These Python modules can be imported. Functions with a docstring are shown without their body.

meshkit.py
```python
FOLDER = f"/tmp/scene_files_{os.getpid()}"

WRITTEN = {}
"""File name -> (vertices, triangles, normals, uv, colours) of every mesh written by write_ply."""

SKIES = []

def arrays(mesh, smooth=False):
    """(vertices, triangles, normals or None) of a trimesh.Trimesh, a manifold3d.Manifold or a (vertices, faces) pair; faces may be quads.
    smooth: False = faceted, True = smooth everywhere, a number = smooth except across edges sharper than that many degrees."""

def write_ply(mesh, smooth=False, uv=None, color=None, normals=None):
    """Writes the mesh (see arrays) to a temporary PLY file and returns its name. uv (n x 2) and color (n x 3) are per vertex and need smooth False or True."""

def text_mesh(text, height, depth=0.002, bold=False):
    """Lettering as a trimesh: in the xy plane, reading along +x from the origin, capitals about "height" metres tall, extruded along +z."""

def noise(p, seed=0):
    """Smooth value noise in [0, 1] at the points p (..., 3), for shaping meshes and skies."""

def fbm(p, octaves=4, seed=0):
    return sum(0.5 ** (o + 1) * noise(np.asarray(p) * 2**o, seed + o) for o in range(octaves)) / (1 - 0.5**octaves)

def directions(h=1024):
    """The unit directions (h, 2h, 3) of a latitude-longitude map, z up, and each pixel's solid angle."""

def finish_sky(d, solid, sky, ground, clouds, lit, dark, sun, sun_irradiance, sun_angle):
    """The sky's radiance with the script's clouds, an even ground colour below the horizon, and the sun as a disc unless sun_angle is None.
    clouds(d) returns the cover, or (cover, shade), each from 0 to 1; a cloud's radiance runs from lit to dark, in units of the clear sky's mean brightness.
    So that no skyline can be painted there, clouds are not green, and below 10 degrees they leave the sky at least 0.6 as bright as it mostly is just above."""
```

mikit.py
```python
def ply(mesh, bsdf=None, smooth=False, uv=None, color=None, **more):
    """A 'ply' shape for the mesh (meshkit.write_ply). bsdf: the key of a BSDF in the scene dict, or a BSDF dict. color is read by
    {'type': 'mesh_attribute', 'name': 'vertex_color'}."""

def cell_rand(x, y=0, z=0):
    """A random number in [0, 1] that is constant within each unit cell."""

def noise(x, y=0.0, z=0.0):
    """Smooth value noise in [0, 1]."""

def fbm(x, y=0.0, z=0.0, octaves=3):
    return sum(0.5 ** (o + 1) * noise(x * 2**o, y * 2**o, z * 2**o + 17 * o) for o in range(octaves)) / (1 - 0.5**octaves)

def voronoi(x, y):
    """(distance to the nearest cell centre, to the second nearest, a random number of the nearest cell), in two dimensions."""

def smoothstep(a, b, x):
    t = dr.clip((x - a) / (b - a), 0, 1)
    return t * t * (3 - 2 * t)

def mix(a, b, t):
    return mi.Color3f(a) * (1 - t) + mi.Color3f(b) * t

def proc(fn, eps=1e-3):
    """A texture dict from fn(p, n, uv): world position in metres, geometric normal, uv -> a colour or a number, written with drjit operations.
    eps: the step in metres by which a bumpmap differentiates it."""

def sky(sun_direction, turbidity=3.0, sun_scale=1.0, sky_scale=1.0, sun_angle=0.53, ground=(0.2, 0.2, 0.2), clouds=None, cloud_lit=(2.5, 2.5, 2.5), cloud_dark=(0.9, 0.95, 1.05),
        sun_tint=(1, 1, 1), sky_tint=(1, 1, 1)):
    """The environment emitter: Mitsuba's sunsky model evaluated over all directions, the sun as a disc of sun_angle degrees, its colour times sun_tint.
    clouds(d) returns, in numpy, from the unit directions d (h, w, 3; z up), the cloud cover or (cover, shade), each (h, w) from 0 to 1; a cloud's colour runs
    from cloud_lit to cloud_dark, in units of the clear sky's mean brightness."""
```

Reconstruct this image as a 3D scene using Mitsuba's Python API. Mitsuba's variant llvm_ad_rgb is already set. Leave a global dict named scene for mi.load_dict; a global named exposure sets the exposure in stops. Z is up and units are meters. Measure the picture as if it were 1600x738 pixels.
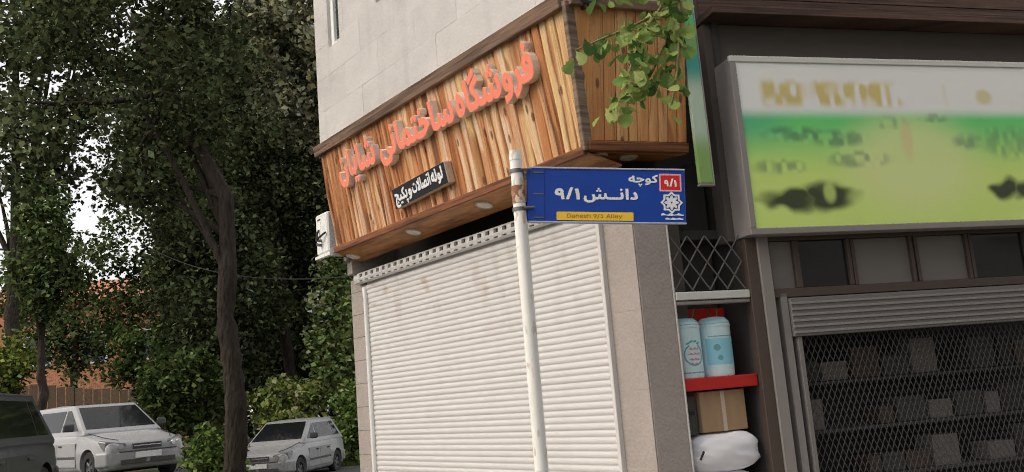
import math, random
import numpy as np, trimesh, manifold3d as m3
import mitsuba as mi, drjit as dr
import mikit, meshkit
from mikit import proc, noise, fbm, voronoi, cell_rand, smoothstep, mix
from shapely.geometry import Polygon, box as sbox, Point
from shapely import affinity
from shapely.ops import unary_union

T = mi.ScalarTransform4f
scene, labels = {'type': 'scene'}, {}
random.seed(7); rng = np.random.default_rng(7)

# ---------------------------------------------------------------- camera, sky, exposure
PITCH, ROLL = 0.1701, -0.0819
fwd = np.array([0, math.cos(PITCH), math.sin(PITCH)])
up0 = np.array([0, -math.sin(PITCH), math.cos(PITCH)]); rt0 = np.array([1., 0, 0])
upv = math.cos(ROLL) * up0 - math.sin(ROLL) * rt0
EYE = np.array([0, 0, 1.6])
scene['camera'] = {'type': 'perspective', 'fov': 2 * math.degrees(math.atan(800 / 1433.)), 'fov_axis': 'x',
                   'near_clip': 0.1, 'far_clip': 400.0,
                   'to_world': T().look_at(origin=EYE.tolist(), target=(EYE + fwd).tolist(), up=upv.tolist())}
scene['sky'] = mikit.sky((-0.90, -0.30, 0.72), turbidity=3, sun_scale=0.36, sun_angle=40, sun_tint=(.92, .98, 1.08), clouds=lambda d: 1.0,
                         cloud_lit=(2.5, 2.5, 2.55), cloud_dark=(0.9, 0.95, 1.05))
exposure = 2.33

# ---------------------------------------------------------------- helpers
def rgb(*c): return {'type': 'rgb', 'value': list(c)}
def mat(name, color, rough=0.6, metallic=0.0, spec=0.5, two=True, bump=None, **kw):
    b = {'type': 'principled', 'base_color': rgb(*color) if isinstance(color, tuple) else color, 'roughness': rough,
         'metallic': metallic, 'specular': spec, **kw}
    if bump: b = {'type': 'bumpmap', 'arbitrary': proc(bump[0], eps=bump[2] if len(bump) > 2 else 2e-3), 'scale': bump[1], 'bsdf': b}
    scene[name] = {'type': 'twosided', 'bsdf': b} if two else b
    return name
used = {}
def numbered(base):
    n = used.get(base, 0); used[base] = n + 1
    return base if n == 0 else f'{base}_{n:03d}'
def thing(name, label, cat, group=None):
    k = numbered(name); labels[k] = {'label': label, 'category': cat}
    if group: labels[k]['group'] = group
    return k
def part(parent, name, mesh, bsdf, smooth=False, label=None, kind=None, **kw):
    k = numbered(parent + '__' + name)
    scene[k] = mikit.ply(mesh, bsdf, smooth=smooth, **kw)
    d = {}
    if label: d['label'] = label
    if kind: d['kind'] = kind
    if d: labels[k] = d
    return k
def struct(name, mesh, bsdf, smooth=False, label=None, kind='structure', **kw):
    k = numbered(name); scene[k] = mikit.ply(mesh, bsdf, smooth=smooth, **kw)
    labels[k] = {'kind': kind}
    if label: labels[k]['label'] = label
    return k
def cbox(x0, x1, y0, y1, z0, z1, c=0.004):
    """box with chamfered edges"""
    c = min(c, 0.45 * min(x1 - x0, y1 - y0, z1 - z0))
    P = []
    for i, X in ((1, x0), (-1, x1)):
        for j, Y in ((1, y0), (-1, y1)):
            for k, Z in ((1, z0), (-1, z1)):
                P += [(X, Y + j * c, Z + k * c), (X + i * c, Y, Z + k * c), (X + i * c, Y + j * c, Z)]
    return trimesh.convex.convex_hull(np.array(P))
def join(*ms):
    ms = [m for g in ms for m in (g if isinstance(g, (list, tuple)) else [g])]
    return trimesh.util.concatenate(ms)
def tube(pts, rad, n=8, cap=True):
    p = np.asarray(pts, float); r = np.broadcast_to(rad, (len(p),))
    t = np.gradient(p, axis=0); t /= np.linalg.norm(t, axis=1, keepdims=True) + 1e-12
    ref = np.array([0.31, 0.21, 0.93]) if abs(t[0] @ np.array([0.31, 0.21, 0.93])) < 0.9 else np.array([1., 0, 0])
    a = np.cross(t, ref); a /= np.linalg.norm(a, axis=1, keepdims=True); b = np.cross(t, a)
    ang = np.arange(n) * 2 * np.pi / n
    v = (p[:, None] + r[:, None, None] * (np.cos(ang)[None, :, None] * a[:, None] + np.sin(ang)[None, :, None] * b[:, None])).reshape(-1, 3)
    f = []
    for i in range(len(p) - 1):
        for j in range(n):
            k = (j + 1) % n
            f += [[i * n + j, i * n + k, (i + 1) * n + k], [i * n + j, (i + 1) * n + k, (i + 1) * n + j]]
    if cap:
        v = np.vstack([v, p[0], p[-1]]); o = len(p) * n
        for j in range(n):
            k = (j + 1) % n
            f += [[o, k, j], [o + 1, (len(p) - 1) * n + j, (len(p) - 1) * n + k]]
    return trimesh.Trimesh(v, f, process=False)
def lathe(prof, n=32):
    m = trimesh.creation.revolve(np.array(prof, float), sections=n); return m
def extrude(poly, d):
    gs = getattr(poly, 'geoms', [poly])
    return trimesh.util.concatenate([trimesh.creation.extrude_polygon(g, d, engine='earcut') for g in gs if g.area > 1e-9])
def xf(mesh, M):
    m = mesh.copy(); m.apply_transform(M); return m
def frame(o, x, y, z):
    M = np.eye(4); M[:3, 0], M[:3, 1], M[:3, 2], M[:3, 3] = x, y, z, o; return M
def rotm(axis, deg): return trimesh.transformations.rotation_matrix(math.radians(deg), axis)
def trans(x, y, z): return trimesh.transformations.translation_matrix([x, y, z])
def hull(pts, r=0.0, seg=12):
    if r <= 0: return trimesh.convex.convex_hull(np.array(pts, float))
    s = m3.Manifold.sphere(r, seg)
    m = m3.Manifold.batch_hull([s.translate(list(map(float, p))) for p in pts]).to_mesh()
    return trimesh.Trimesh(m.vert_properties[:, :3], m.tri_verts, process=False)
def to_man(m): return m3.Manifold(m3.Mesh(np.asarray(m.vertices, np.float32), np.asarray(m.faces, np.uint32)))
def from_man(m):
    g = m.to_mesh(); return trimesh.Trimesh(g.vert_properties[:, :3], g.tri_verts, process=False)

# frames: facade of the corner shop (s runs to the far left end, n outwards, z up) and side-street fronts (q runs right, m inwards, z up)
D1 = np.array([math.sin(-0.6362), math.cos(-0.6362), 0]); N1 = np.array([-D1[1], D1[0], 0]); 
S0 = np.array([0.795, 8.094, 0.0])
M1 = frame(S0, D1, N1, [0, 0, 1])
D2 = np.array([math.sin(1.1925), math.cos(1.1925), 0]); IN2 = np.array([-D2[1], D2[0], 0])
C0 = S0 - 0.41 * D1
M2 = frame(C0, D2, IN2, [0, 0, 1])
TILT = math.radians(10)
TOPZ = 4.829; TOPN = 0.60                                    # top edge of the leaning timber fascia
wv = np.array([0, -math.sin(TILT), -math.cos(TILT)]); nv = np.array([0, math.cos(TILT), -math.sin(TILT)])
# fascia frame: x = along facade to the RIGHT (-s), y = up the leaning face, z = out of the face; origin at s=0 on the top edge
MF = M1 @ frame([0, TOPN, TOPZ], [-1, 0, 0], [0, math.sin(TILT), math.cos(TILT)], nv)

def P1(p): return (p.x - S0[0]) * D1[0] + (p.y - S0[1]) * D1[1]
M3 = M2 @ trans(1.1, 0, 0) @ rotm([0, 0, 1], -5.7) @ trans(-1.1, 0, 0)      # the neighbouring shop front stands at a slight angle
def P3(p): return (p.x - M3[0, 3]) * M3[0, 0] + (p.y - M3[1, 3]) * M3[1, 0]
def P2(p): return (p.x - C0[0]) * D2[0] + (p.y - C0[1]) * D2[1]

# ---------------------------------------------------------------- materials
def stone_fn(base, var, sc=1.0):
    def fn(p, n, uv):
        a = fbm(p.x * 3 * sc + 3, p.y * 3 * sc, p.z * 3 * sc, 3); b = fbm(p.x * 45, p.y * 45, p.z * 60, 2)
        st = fbm(P1(p) * 5, p.y * 2, p.z * 0.5, 2)
        k = 1 + var * (a - .5) * 1.3 + var * (b - .5) * 1.2 - 0.07 * smoothstep(.55, .8, st)
        return mi.Color3f(*base) * k
    return proc(fn)
mat('stone_light', stone_fn((.535, .51, .497), .15), .75, spec=.3)
mat('stone_light_b', stone_fn((.52, .495, .483), .16), .75, spec=.3)
mat('stone_light_c', stone_fn((.55, .525, .512), .14), .75, spec=.3)
def gran(base):
    def fn(p, n, uv):
        b = noise(p.x * 160, p.y * 160, p.z * 160); c = fbm(p.x * 55, p.y * 55, p.z * 55, 2); a = fbm(p.x * 4, p.y * 4, p.z * 3, 3)
        return mi.Color3f(*base) * (1 + .35 * (b - .5) + .35 * (c - .5) + .2 * (a - .5))
    return proc(fn)
mat('stone_pillar', gran((.355, .31, .285)), .7, spec=.3)
mat('stone_left', gran((.355, .31, .285)), .7, spec=.3)
mat('grout', (.52, .495, .482), .9)
mat('dark_void', (.03, .028, .026), .9)
mat('render_dark', (.10, .085, .075), .9)

def wood_fn(lo, hi, dark, seed, side=False, streak=26.0, bias=.5):
    def fn(p, n, uv):
        s = P2(p) if side else P1(p)
        z = p.z
        w = (noise(s * 5 + seed, z * 2.2, seed * 3.1) - .5) * .09
        a = fbm((s + w) * streak + seed * 7, z * .8, seed, 3)
        b = fbm((s + w) * streak * 5, z * 2.0, seed + 9, 2)
        g = noise((s + w * .5) * 420, z * 9, seed)
        k = noise((s + w) * 9 + 5 * seed, z * 1.6, 4.0)
        c = mix(lo, hi, smoothstep(bias - .16, bias + .16, a))
        c = mix(c, dark, .75 * smoothstep(.59, .78, b))
        c = mix(c, dark, .7 * smoothstep(.63, .78, k))
        d, e, r = voronoi(s * 4.5 + seed, z * 1.7)
        kn = 1 - smoothstep(.05, .10, d)
        c = mix(c, mi.Color3f(.10, .045, .02), kn * .8)
        return c * (.82 + .36 * g) * (.9 + .25 * b)
    return proc(fn)
CREAM, TAN, ORANGE, RUST, BROWN = mi.Color3f(.75, .53, .31), mi.Color3f(.60, .335, .165), mi.Color3f(.50, .205, .075), mi.Color3f(.31, .105, .034), mi.Color3f(.11, .04, .016)
PALE = mi.Color3f(.73, .53, .37); YEL = mi.Color3f(.70, .48, .22)
WOODS = []
for i, (lo, hi, dk, bi) in enumerate([(ORANGE, CREAM, RUST, .5), (TAN, PALE, ORANGE, .45), (RUST, TAN, BROWN, .5), (YEL, CREAM, ORANGE, .5), (ORANGE, TAN, RUST, .5),
                                      (RUST, ORANGE, BROWN, .45), (TAN, YEL, RUST, .5), (ORANGE, PALE, RUST, .58)]):
    WOODS.append(mat(f'wood_{"abcdefgh"[i]}', wood_fn(lo, hi, dk, 3.7 * i + 1.3, bias=bi), .62, spec=.3,
                     bump=(lambda p, n, uv, i=i: fbm(P1(p) * 60 + i, p.z * 2.5, 1.0, 2), .006, 3e-3)))
SIDEW = [mat(f'wood_side_{"abc"[i]}', wood_fn(lo, hi, dk, 2.1 * i + .7, side=True, streak=14), .6, spec=.3)
         for i, (lo, hi, dk) in enumerate([(mi.Color3f(.58, .27, .095), mi.Color3f(.66, .36, .15), RUST), (mi.Color3f(.52, .23, .08), mi.Color3f(.60, .30, .12), RUST), (mi.Color3f(.62, .33, .14), mi.Color3f(.70, .42, .19), RUST)])]
def trim_fn(base, dark):
    def fn(p, n, uv):
        s = P1(p) + P2(p)
        a = fbm(s * 1.5, p.z * 40, p.y, 3); b = noise(s * 9, p.z * 120, 2.0)
        return mix(base, dark, smoothstep(.4, .7, a)) * (.75 + .5 * b)
    return proc(fn)
mat('trim_wood', trim_fn((.20, .125, .085), (.09, .055, .04)), .7, spec=.3)
mat('trim_red', trim_fn((.26, .10, .045), (.12, .045, .02)), .6, spec=.3)
mat('trim_tan', trim_fn((.42, .27, .16), (.27, .15, .075)), .6, spec=.3)
mat('soffit_wood', trim_fn((.44, .19, .06), (.27, .10, .03)), .5, spec=.4)
mat('grey_post', trim_fn((.25, .18, .13), (.14, .095, .07)), .7, spec=.3)
mat('coral_acrylic', (.93, .225, .125), .35, spec=.5)
def chan(p, n, uv):
    return mi.Color3f(.74, .68, .60) * (.8 + .4 * fbm(p.x * 12, p.y * 12, p.z * 12, 3))
mat('letter_side', proc(chan), .4, .1)
mat('black_panel', (.012, .012, .014), .45, spec=.2)
mat('sign_white', (.82, .82, .82), .45)
mat('box_beige', (.56, .46, .36), .5)
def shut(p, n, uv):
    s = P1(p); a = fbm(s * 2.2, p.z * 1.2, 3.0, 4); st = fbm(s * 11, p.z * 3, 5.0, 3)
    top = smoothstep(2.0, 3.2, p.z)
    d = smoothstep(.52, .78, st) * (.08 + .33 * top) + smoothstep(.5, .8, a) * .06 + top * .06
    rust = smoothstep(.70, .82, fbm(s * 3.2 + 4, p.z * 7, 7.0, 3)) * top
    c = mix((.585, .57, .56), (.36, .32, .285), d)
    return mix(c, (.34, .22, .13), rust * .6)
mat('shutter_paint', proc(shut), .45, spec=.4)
mat('shutter_slot', (.035, .055, .06), .8)
mat('rail_paint', (.62, .60, .58), .45)
mat('white_metal', (.74, .74, .72), .4)
def polefn(p, n, uv):
    a = fbm(p.x * 30, p.y * 30, p.z * 9, 3); r = smoothstep(.62, .72, fbm(p.x * 50 + 3, p.y * 50, p.z * 14, 3))
    return mix(mi.Color3f(.86, .84, .79) * (.92 + .16 * a), (.42, .30, .20), r * .55)
mat('pole_paint', proc(polefn), .4)
def rustfn(p, n, uv): return mix((.30, .13, .07), (.62, .52, .42), smoothstep(.45, .6, fbm(p.x * 60, p.y * 60, p.z * 40, 3)))
mat('rust', proc(rustfn), .8)
mat('clamp_steel', (.16, .15, .15), .45, .6)
def bluefn(p, n, uv): return mi.Color3f(.010, .060, .37) * (.85 + .3 * fbm(p.x * 6, p.y * 6, p.z * 9, 3))
mat('sign_blue', proc(bluefn), .4, spec=.25)
mat('sign_edge', (.45, .47, .60), .4)
mat('sign_red', (.66, .012, .015), .4)
mat('sign_pink', (.80, .42, .42), .4)
mat('sign_yellow', (.92, .58, .03), .4)
mat('sign_orange_ink', (.36, .15, .01), .5)
mat('lamp_disc', (.70, .68, .62), .5)
mat('steel_dark', (.06, .06, .065), .4, .5)
mat('rubber', (.022, .022, .022), .85)
mat('glass_dark', (.015, .018, .02), .06, spec=.7)
mat('car_glass', (.010, .011, .012), .06, spec=.25)
mat('car_white', (.25, .25, .25), .25, clearcoat=.6)
mat('car_white_b', (.31, .31, .315), .25, clearcoat=.6)
mat('car_dark', (.035, .036, .04), .25, clearcoat=.6)
mat('car_trim', (.05, .05, .052), .6)
mat('chrome', (.62, .62, .62), .18, .9)
mat('lamp_glass', (.16, .165, .17), .1, .3)
mat('tail_red', (.35, .02, .02), .15)
mat('plate_white', (.7, .7, .68), .5)
def bark(p, n, uv): return mi.Color3f(.040, .032, .026) * (.35 + 1.3 * fbm(p.x * 30, p.y * 30, p.z * 5, 3))
mat('bark', proc(bark), .9, spec=.2, bump=(lambda p, n, uv: fbm(p.x * 34, p.y * 34, p.z * 6, 3), .05, 4e-3))
mat('twig', (.24, .21, .10), .8)
def leafmat(name, tr=.35, rough=.5):
    scene[name] = {'type': 'principledthin', 'base_color': {'type': 'mesh_attribute', 'name': 'vertex_color'}, 'roughness': rough, 'diff_trans': tr, 'spec_trans': 0.0, 'eta': 1.45}
leafmat('leaf', .5, .36)
def leafp(name, c, tr=.55, rough=.42):
    scene[name] = {'type': 'principledthin', 'base_color': rgb(*c), 'roughness': rough, 'diff_trans': tr, 'spec_trans': 0.0, 'eta': 1.45}
    return name
NEARLEAF = [leafp('near_leaf_a', (.28, .38, .115)), leafp('near_leaf_b', (.16, .265, .075)), leafp('near_leaf_c', (.42, .49, .18)), leafp('near_leaf_d', (.08, .15, .045))]
def ashp(p, n, uv): return mi.Color3f(.055, .054, .053) * (.75 + .5 * fbm(p.x * 2, p.y * 2, 1., 3)) * (.8 + .4 * noise(p.x * 90, p.y * 90, 0.))
mat('asphalt', proc(ashp), .9, spec=.25)
def soil(p, n, uv):
    a = fbm(p.x * .9, p.y * .9, 1., 3)
    return mix((.045, .065, .025), (.11, .085, .06), smoothstep(.45, .65, a)) * (.7 + .6 * noise(p.x * 40, p.y * 40, 0.))
mat('soil', proc(soil), .95, spec=.15)
def pav(p, n, uv): return mi.Color3f(.27, .255, .24) * (.8 + .4 * fbm(p.x * 3, p.y * 3, 2., 3))
mat('paving', proc(pav), .85)
mat('kerb', (.33, .32, .30), .8)

# ================================================================ ground
def ground_h(x, y):
    u = x + .25 * y
    t = np.clip((-0.8 - u) / 1.9, 0, 1); return .62 * t * t * (3 - 2 * t)
def ground_patch(x0, x1, y0, y1, nx, ny, dz=0.0, f=None):
    xs, ys = np.meshgrid(np.linspace(x0, x1, nx), np.linspace(y0, y1, ny))
    if f is not None: xs, ys = f(xs, ys)
    v = np.stack([xs, ys, ground_h(xs, ys) + dz], -1).reshape(-1, 3)
    q = [[j * nx + i, j * nx + i + 1, (j + 1) * nx + i + 1, (j + 1) * nx + i] for j in range(ny - 1) for i in range(nx - 1)]
    q = np.array(q); return trimesh.Trimesh(v, np.vstack([q[:, :3], q[:, [0, 2, 3]]]), process=False)
struct('ground', ground_patch(-160, 120, -60, 220, 281, 281), 'soil', True)
# the street runs along the shop front to the far left, a paved strip in front of the shop
def street(xs, ys):   # xs = n offset from the facade, ys = s along it
    P = S0[:2] + np.asarray(ys)[..., None] * D1[:2] + np.asarray(xs)[..., None] * N1[:2]
    return P[..., 0], P[..., 1]
struct('road', ground_patch(1.9, 7.5, -25, 22, 30, 120, .004, street), 'asphalt', True)
def road_b(xs, ys): return xs, ys
struct('parking_strip', ground_patch(-7.6, -3.9, 17.5, 27.6, 30, 60, .008), 'asphalt', True)
pvm = np.array([[-1.2, 0], [6.2, 0], [6.2, 1.75], [-1.2, 1.75]])
struct('pavement', xf(cbox(-1.2, 6.2, -.05, 1.75, -.3, .10, .008), M1), 'paving')
struct('side_pavement', xf(cbox(-1.5, 9, -1.6, 3.0, -.3, .092, .008), M2), 'paving')
for i in range(8):
    part('pavement', 'kerbstone', xf(cbox(-1.2 + i * .93, -1.2 + i * .93 + .915, 1.755, 1.88, -.3, .115, .012), M1), 'kerb')

# ================================================================ corner shop building
B = thing('shop_building', 'corner shop building clad in pale beige stone panels, its upper floor overhanging a timber fascia', 'building')
# upper floor core and panels
UP = [(-.53, .60), (4.49, .60), (4.83, .20), (4.83, -6.0), (.6, -6.0)]
core = trimesh.creation.extrude_polygon(Polygon([(-.50, .597), (4.46, .597), (4.80, .2), (4.80, -6), (1.0, -6.0)]), 5.2, engine='earcut')
core.apply_translation([0, 0, 4.86])
WIN = [(3.78, 4.10, 6.10, 7.62), (2.05, 2.80, 6.17, 7.7)]
cm = to_man(core)
for a, b, c, d in WIN: cm = cm - m3.Manifold.cube([b - a, .10, d - c]).translate([a, .51, c])
part(B, 'wall', xf(from_man(cm), M1), 'grout')
holes = unary_union([sbox(a, c, b, d) for a, b, c, d in WIN])
zs = [4.90 + .425 * i for i in range(8)]
for r, z in enumerate(zs):
    off = -.53 + (0 if r % 2 else -.42)
    s = off
    while s < 4.49:
        a, b = max(s, -.53), min(s + .84, 4.49); s += .84
        if b - a < .05: continue
        g = sbox(a + .0012, z + .0012, b - .0012, z + .4238).difference(holes)
        if g.is_empty: continue
        jig = float(rng.uniform(-.0015, .0015))
        for gg in getattr(g, 'geoms', [g]):
            m = extrude(gg, .048); m = xf(m, frame([0, .552 + jig, 0], [1, 0, 0], [0, 0, 1], [0, 1, 0]))
            if m.volume < 0: m.invert()
            part(B, 'panel', xf(m, M1), ['stone_light', 'stone_light_b', 'stone_light_c'][int(rng.integers(3))])
for (a, b, z0, z1) in WIN:
    w = part(B, 'window', xf(join(cbox(a, b, .513, .519, z0, z1, .001)), M1), 'glass_dark')
    fr = [cbox(b - .09, b - .004, .515, .560, z0, z1), cbox(a + .004, a + .06, .515, .560, z0, z1), cbox(a + .06, b - .09, .515, .560, z0, z0 + .055), cbox(a + .06, b - .09, .515, .560, z1 - .055, z1)]
    for f_ in fr: part(w, 'frame', xf(f_, M1), 'white_metal' if a > 3 else 'trim_red')
# left end wall of the upper floor: three tall stone panels
for k in range(3):
    L = np.array([4.49, .60]); R_ = np.array([4.83, .20]); d = (R_ - L) / np.linalg.norm(R_ - L)
# ground floor: left pillar, right pillar, back
part(B, 'ground_floor_core', xf(join(cbox(.25, 4.98, -5.5, -.62, 0, 3.62), cbox(4.69, 5.02, -.62, -.055, 0, 3.24), cbox(-.36, -.06, -.62, -.055, 0, 3.30)), M1), 'render_dark')
z = .1
while z < 3.2:
    h = .298
    part(B, 'tile', xf(cbox(4.69, 5.04, -.05, 0.0, z + .002, min(z + h - .002, 3.25), .003), M1), 'stone_left')
    z += h
part(B, 'reveal', xf(cbox(4.635, 4.688, -.30, -.012, .1, 3.2), M1), 'stone_left')
# right pillar: two faces of large panels
z = .1; k = 0
while z < 3.30:
    h = [.67, .78][k % 2]; k += 1
    z1 = min(z + h, 3.33)
    part(B, 'pillar_panel', xf(cbox(-.405, -.03, -.05, 0.0, z + .0004, z1 - .0004, .0008), M1), 'stone_pillar')
    part(B, 'pillar_panel', xf(cbox(.012, .322, -.0, .05, z + .0004, z1 - .0004, .0008), M2), 'stone_pillar')
    z = z1
part(B, 'corner_strip', xf(cbox(.325, .34, -.012, .05, .1, 3.33), M2), 'stone_light')
part(B, 'side_wall', xf(cbox(.34, 7.5, 1.75, 2.1, 0, 5.6), M2), 'render_dark')
part(B, 'recess_back', xf(cbox(-.05, 4.95, -.60, -.50, 2.9, 4.8), M1), 'dark_void')

# ---------------------------------------------------------------- timber fascia
FA = thing('timber_fascia', 'leaning shop fascia of upright live edge timber planks wrapping round the corner', 'fascia')
FH = (TOPZ - 3.585) / math.cos(TILT)
def facept(x, y, h): return (MF @ np.array([x, y, h, 1]))[:3]
# backing
bk = Polygon([(-4.47, -.02), (.51, -.02), (.37, -FH + .03), (-4.58, -FH + .03)])
m = extrude(bk, .05); m.apply_translation([0, 0, -.075]); part(FA, 'backing', xf(m, MF), 'dark_void')
def plank(x0, x1, y0, y1, seed, h=.022, wav=.014, nz=18, M=None, lean0=0., lean1=0.):
    r = np.random.default_rng(seed); ys = np.linspace(y0, y1, nz)
    def wob(a): 
        ph = r.uniform(0, 6.28, 4); f = r.uniform(2, 9, 4)
        return a * sum(np.sin(ys * f[i] + ph[i]) / (1 + i * .6) for i in range(4)) * .5
    t = (ys - y0) / (y1 - y0)
    L = x0 + wob(wav) + lean0 * (1 - t); Rr = x1 + wob(wav) + lean1 * (1 - t)
    hh = h + wob(.004)
    rows = [np.stack([L, ys, ys * 0 - .02], 1), np.stack([L, ys, hh * .45], 1), np.stack([L + .010, ys, hh], 1), np.stack([(L + Rr) / 2, ys, hh + .003], 1), np.stack([Rr - .010, ys, hh], 1), np.stack([Rr, ys, hh * .45], 1), np.stack([Rr, ys, ys * 0 - .02], 1)]
    v = np.stack(rows, 1).reshape(-1, 3); k = 7; f = []
    for i in range(nz - 1):
        for j in range(k - 1):
            a, b, c, d = i * k + j, i * k + j + 1, (i + 1) * k + j + 1, (i + 1) * k + j
            f += [[a, b, c], [a, c, d]]
    for i in (0, nz - 1):
        o = i * k
        for j in range(1, k - 1): f.append([o, o + j, o + j + 1] if i else [o, o + j + 1, o + j])
    m = trimesh.Trimesh(v, f, process=False)
    return xf(m, M) if M is not None else m
x = .47; i = 0
r_ = np.random.default_rng(41)
while x > -4.46:
    w = float(r_.uniform(.065, .135)) if x > -2.6 else float(r_.uniform(.06, .105))
    xl = max(x - w, -4.475)
    t = (.47 - x) / 4.95
    pr = np.array([.20, .19, .07, .16, .12, .04, .12, .12]) if t < .45 else np.array([.15, .10, .18, .03, .26, .18, .03, .09])
    mi_ = int(r_.choice(8, p=pr / pr.sum()))
    fan0 = -.10 * (1 - t) * 1.0 * (x > 0) + (-.10 + .0) * 0
    lean = lambda X: -.10 * ((X + 4.475) / 4.945) - .09 * (1 - (X + 4.475) / 4.945) * 1.0 if False else (-.11 * max(0, X / .47) if X > 0 else -.085 * max(0, (-X - 3.6) / .875))
    part(FA, 'plank', plank(xl + .002, x - .002, -FH + .045, -.03, 100 + i, h=float(r_.uniform(.012, .03)), M=MF, lean0=lean(xl), lean1=lean(x)), WOODS[mi_], smooth=50)
    x = xl; i += 1
# top beam, bottom board, corner posts
def bar(p, q, w, h, up, c=.006):
    p, q = np.array(p, float), np.array(q, float); d = q - p; L = np.linalg.norm(d); d /= L
    up = np.array(up, float); sdir = np.cross(d, up); sdir /= np.linalg.norm(sdir); u = np.cross(sdir, d)
    return xf(cbox(0, L, -w / 2, w / 2, -h / 2, h / 2, c), frame(p, d, -sdir, u) if np.linalg.det(np.stack([d, -sdir, u], 1)) > 0 else frame(p, d, sdir, u))
part(FA, 'top_beam', bar(facept(-4.52, .012, .03), facept(.50, .012, .03), .13, .10, nv @ M1[:3, :3].T if False else M1[:3, :3] @ nv), 'trim_wood')
part(FA, 'bottom_board', bar(facept(-4.59, -FH + .005, .016), facept(.36, -FH + .005, .016), .075, .075, M1[:3, :3] @ nv), 'trim_red')
TRW = facept(.525, -.0, .0); BCW = facept(.355, -FH, .0)
part(FA, 'corner_post', bar(TRW, BCW, .055, .10, M1[:3, :3] @ nv), 'grey_post')
# side face: plane through the corner line, along D2
ey = (TRW - BCW) / np.linalg.norm(TRW - BCW)
ez = np.cross(D2, ey); ez /= np.linalg.norm(ez)
if ez @ (EYE - BCW) < 0: ez = -ez
ey2 = np.cross(ez, D2)
MS = frame(BCW, D2, ey2, ez)
SH = (TRW - BCW) @ ey2; sk = (TRW - BCW) @ D2 / SH
SL = .98
m = extrude(Polygon([(.0, 0), (SL, 0), (SL, SH), (sk * SH, SH)]), .05); m.apply_translation([0, 0, -.075]); part(FA, 'side_backing', xf(m, MS), 'dark_void')
xq = .05; i = 0
while xq < SL:
    w = float(r_.uniform(.085, .12))
    part(FA, 'side_plank', plank(xq + .002, min(xq + w, SL) - .002, .09, SH - .02, 700 + i, h=.014, wav=.0015, nz=10, M=MS, lean0=-sk * SH * 0, lean1=0), SIDEW[int(r_.integers(3))], smooth=50)
    xq += w; i += 1
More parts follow.
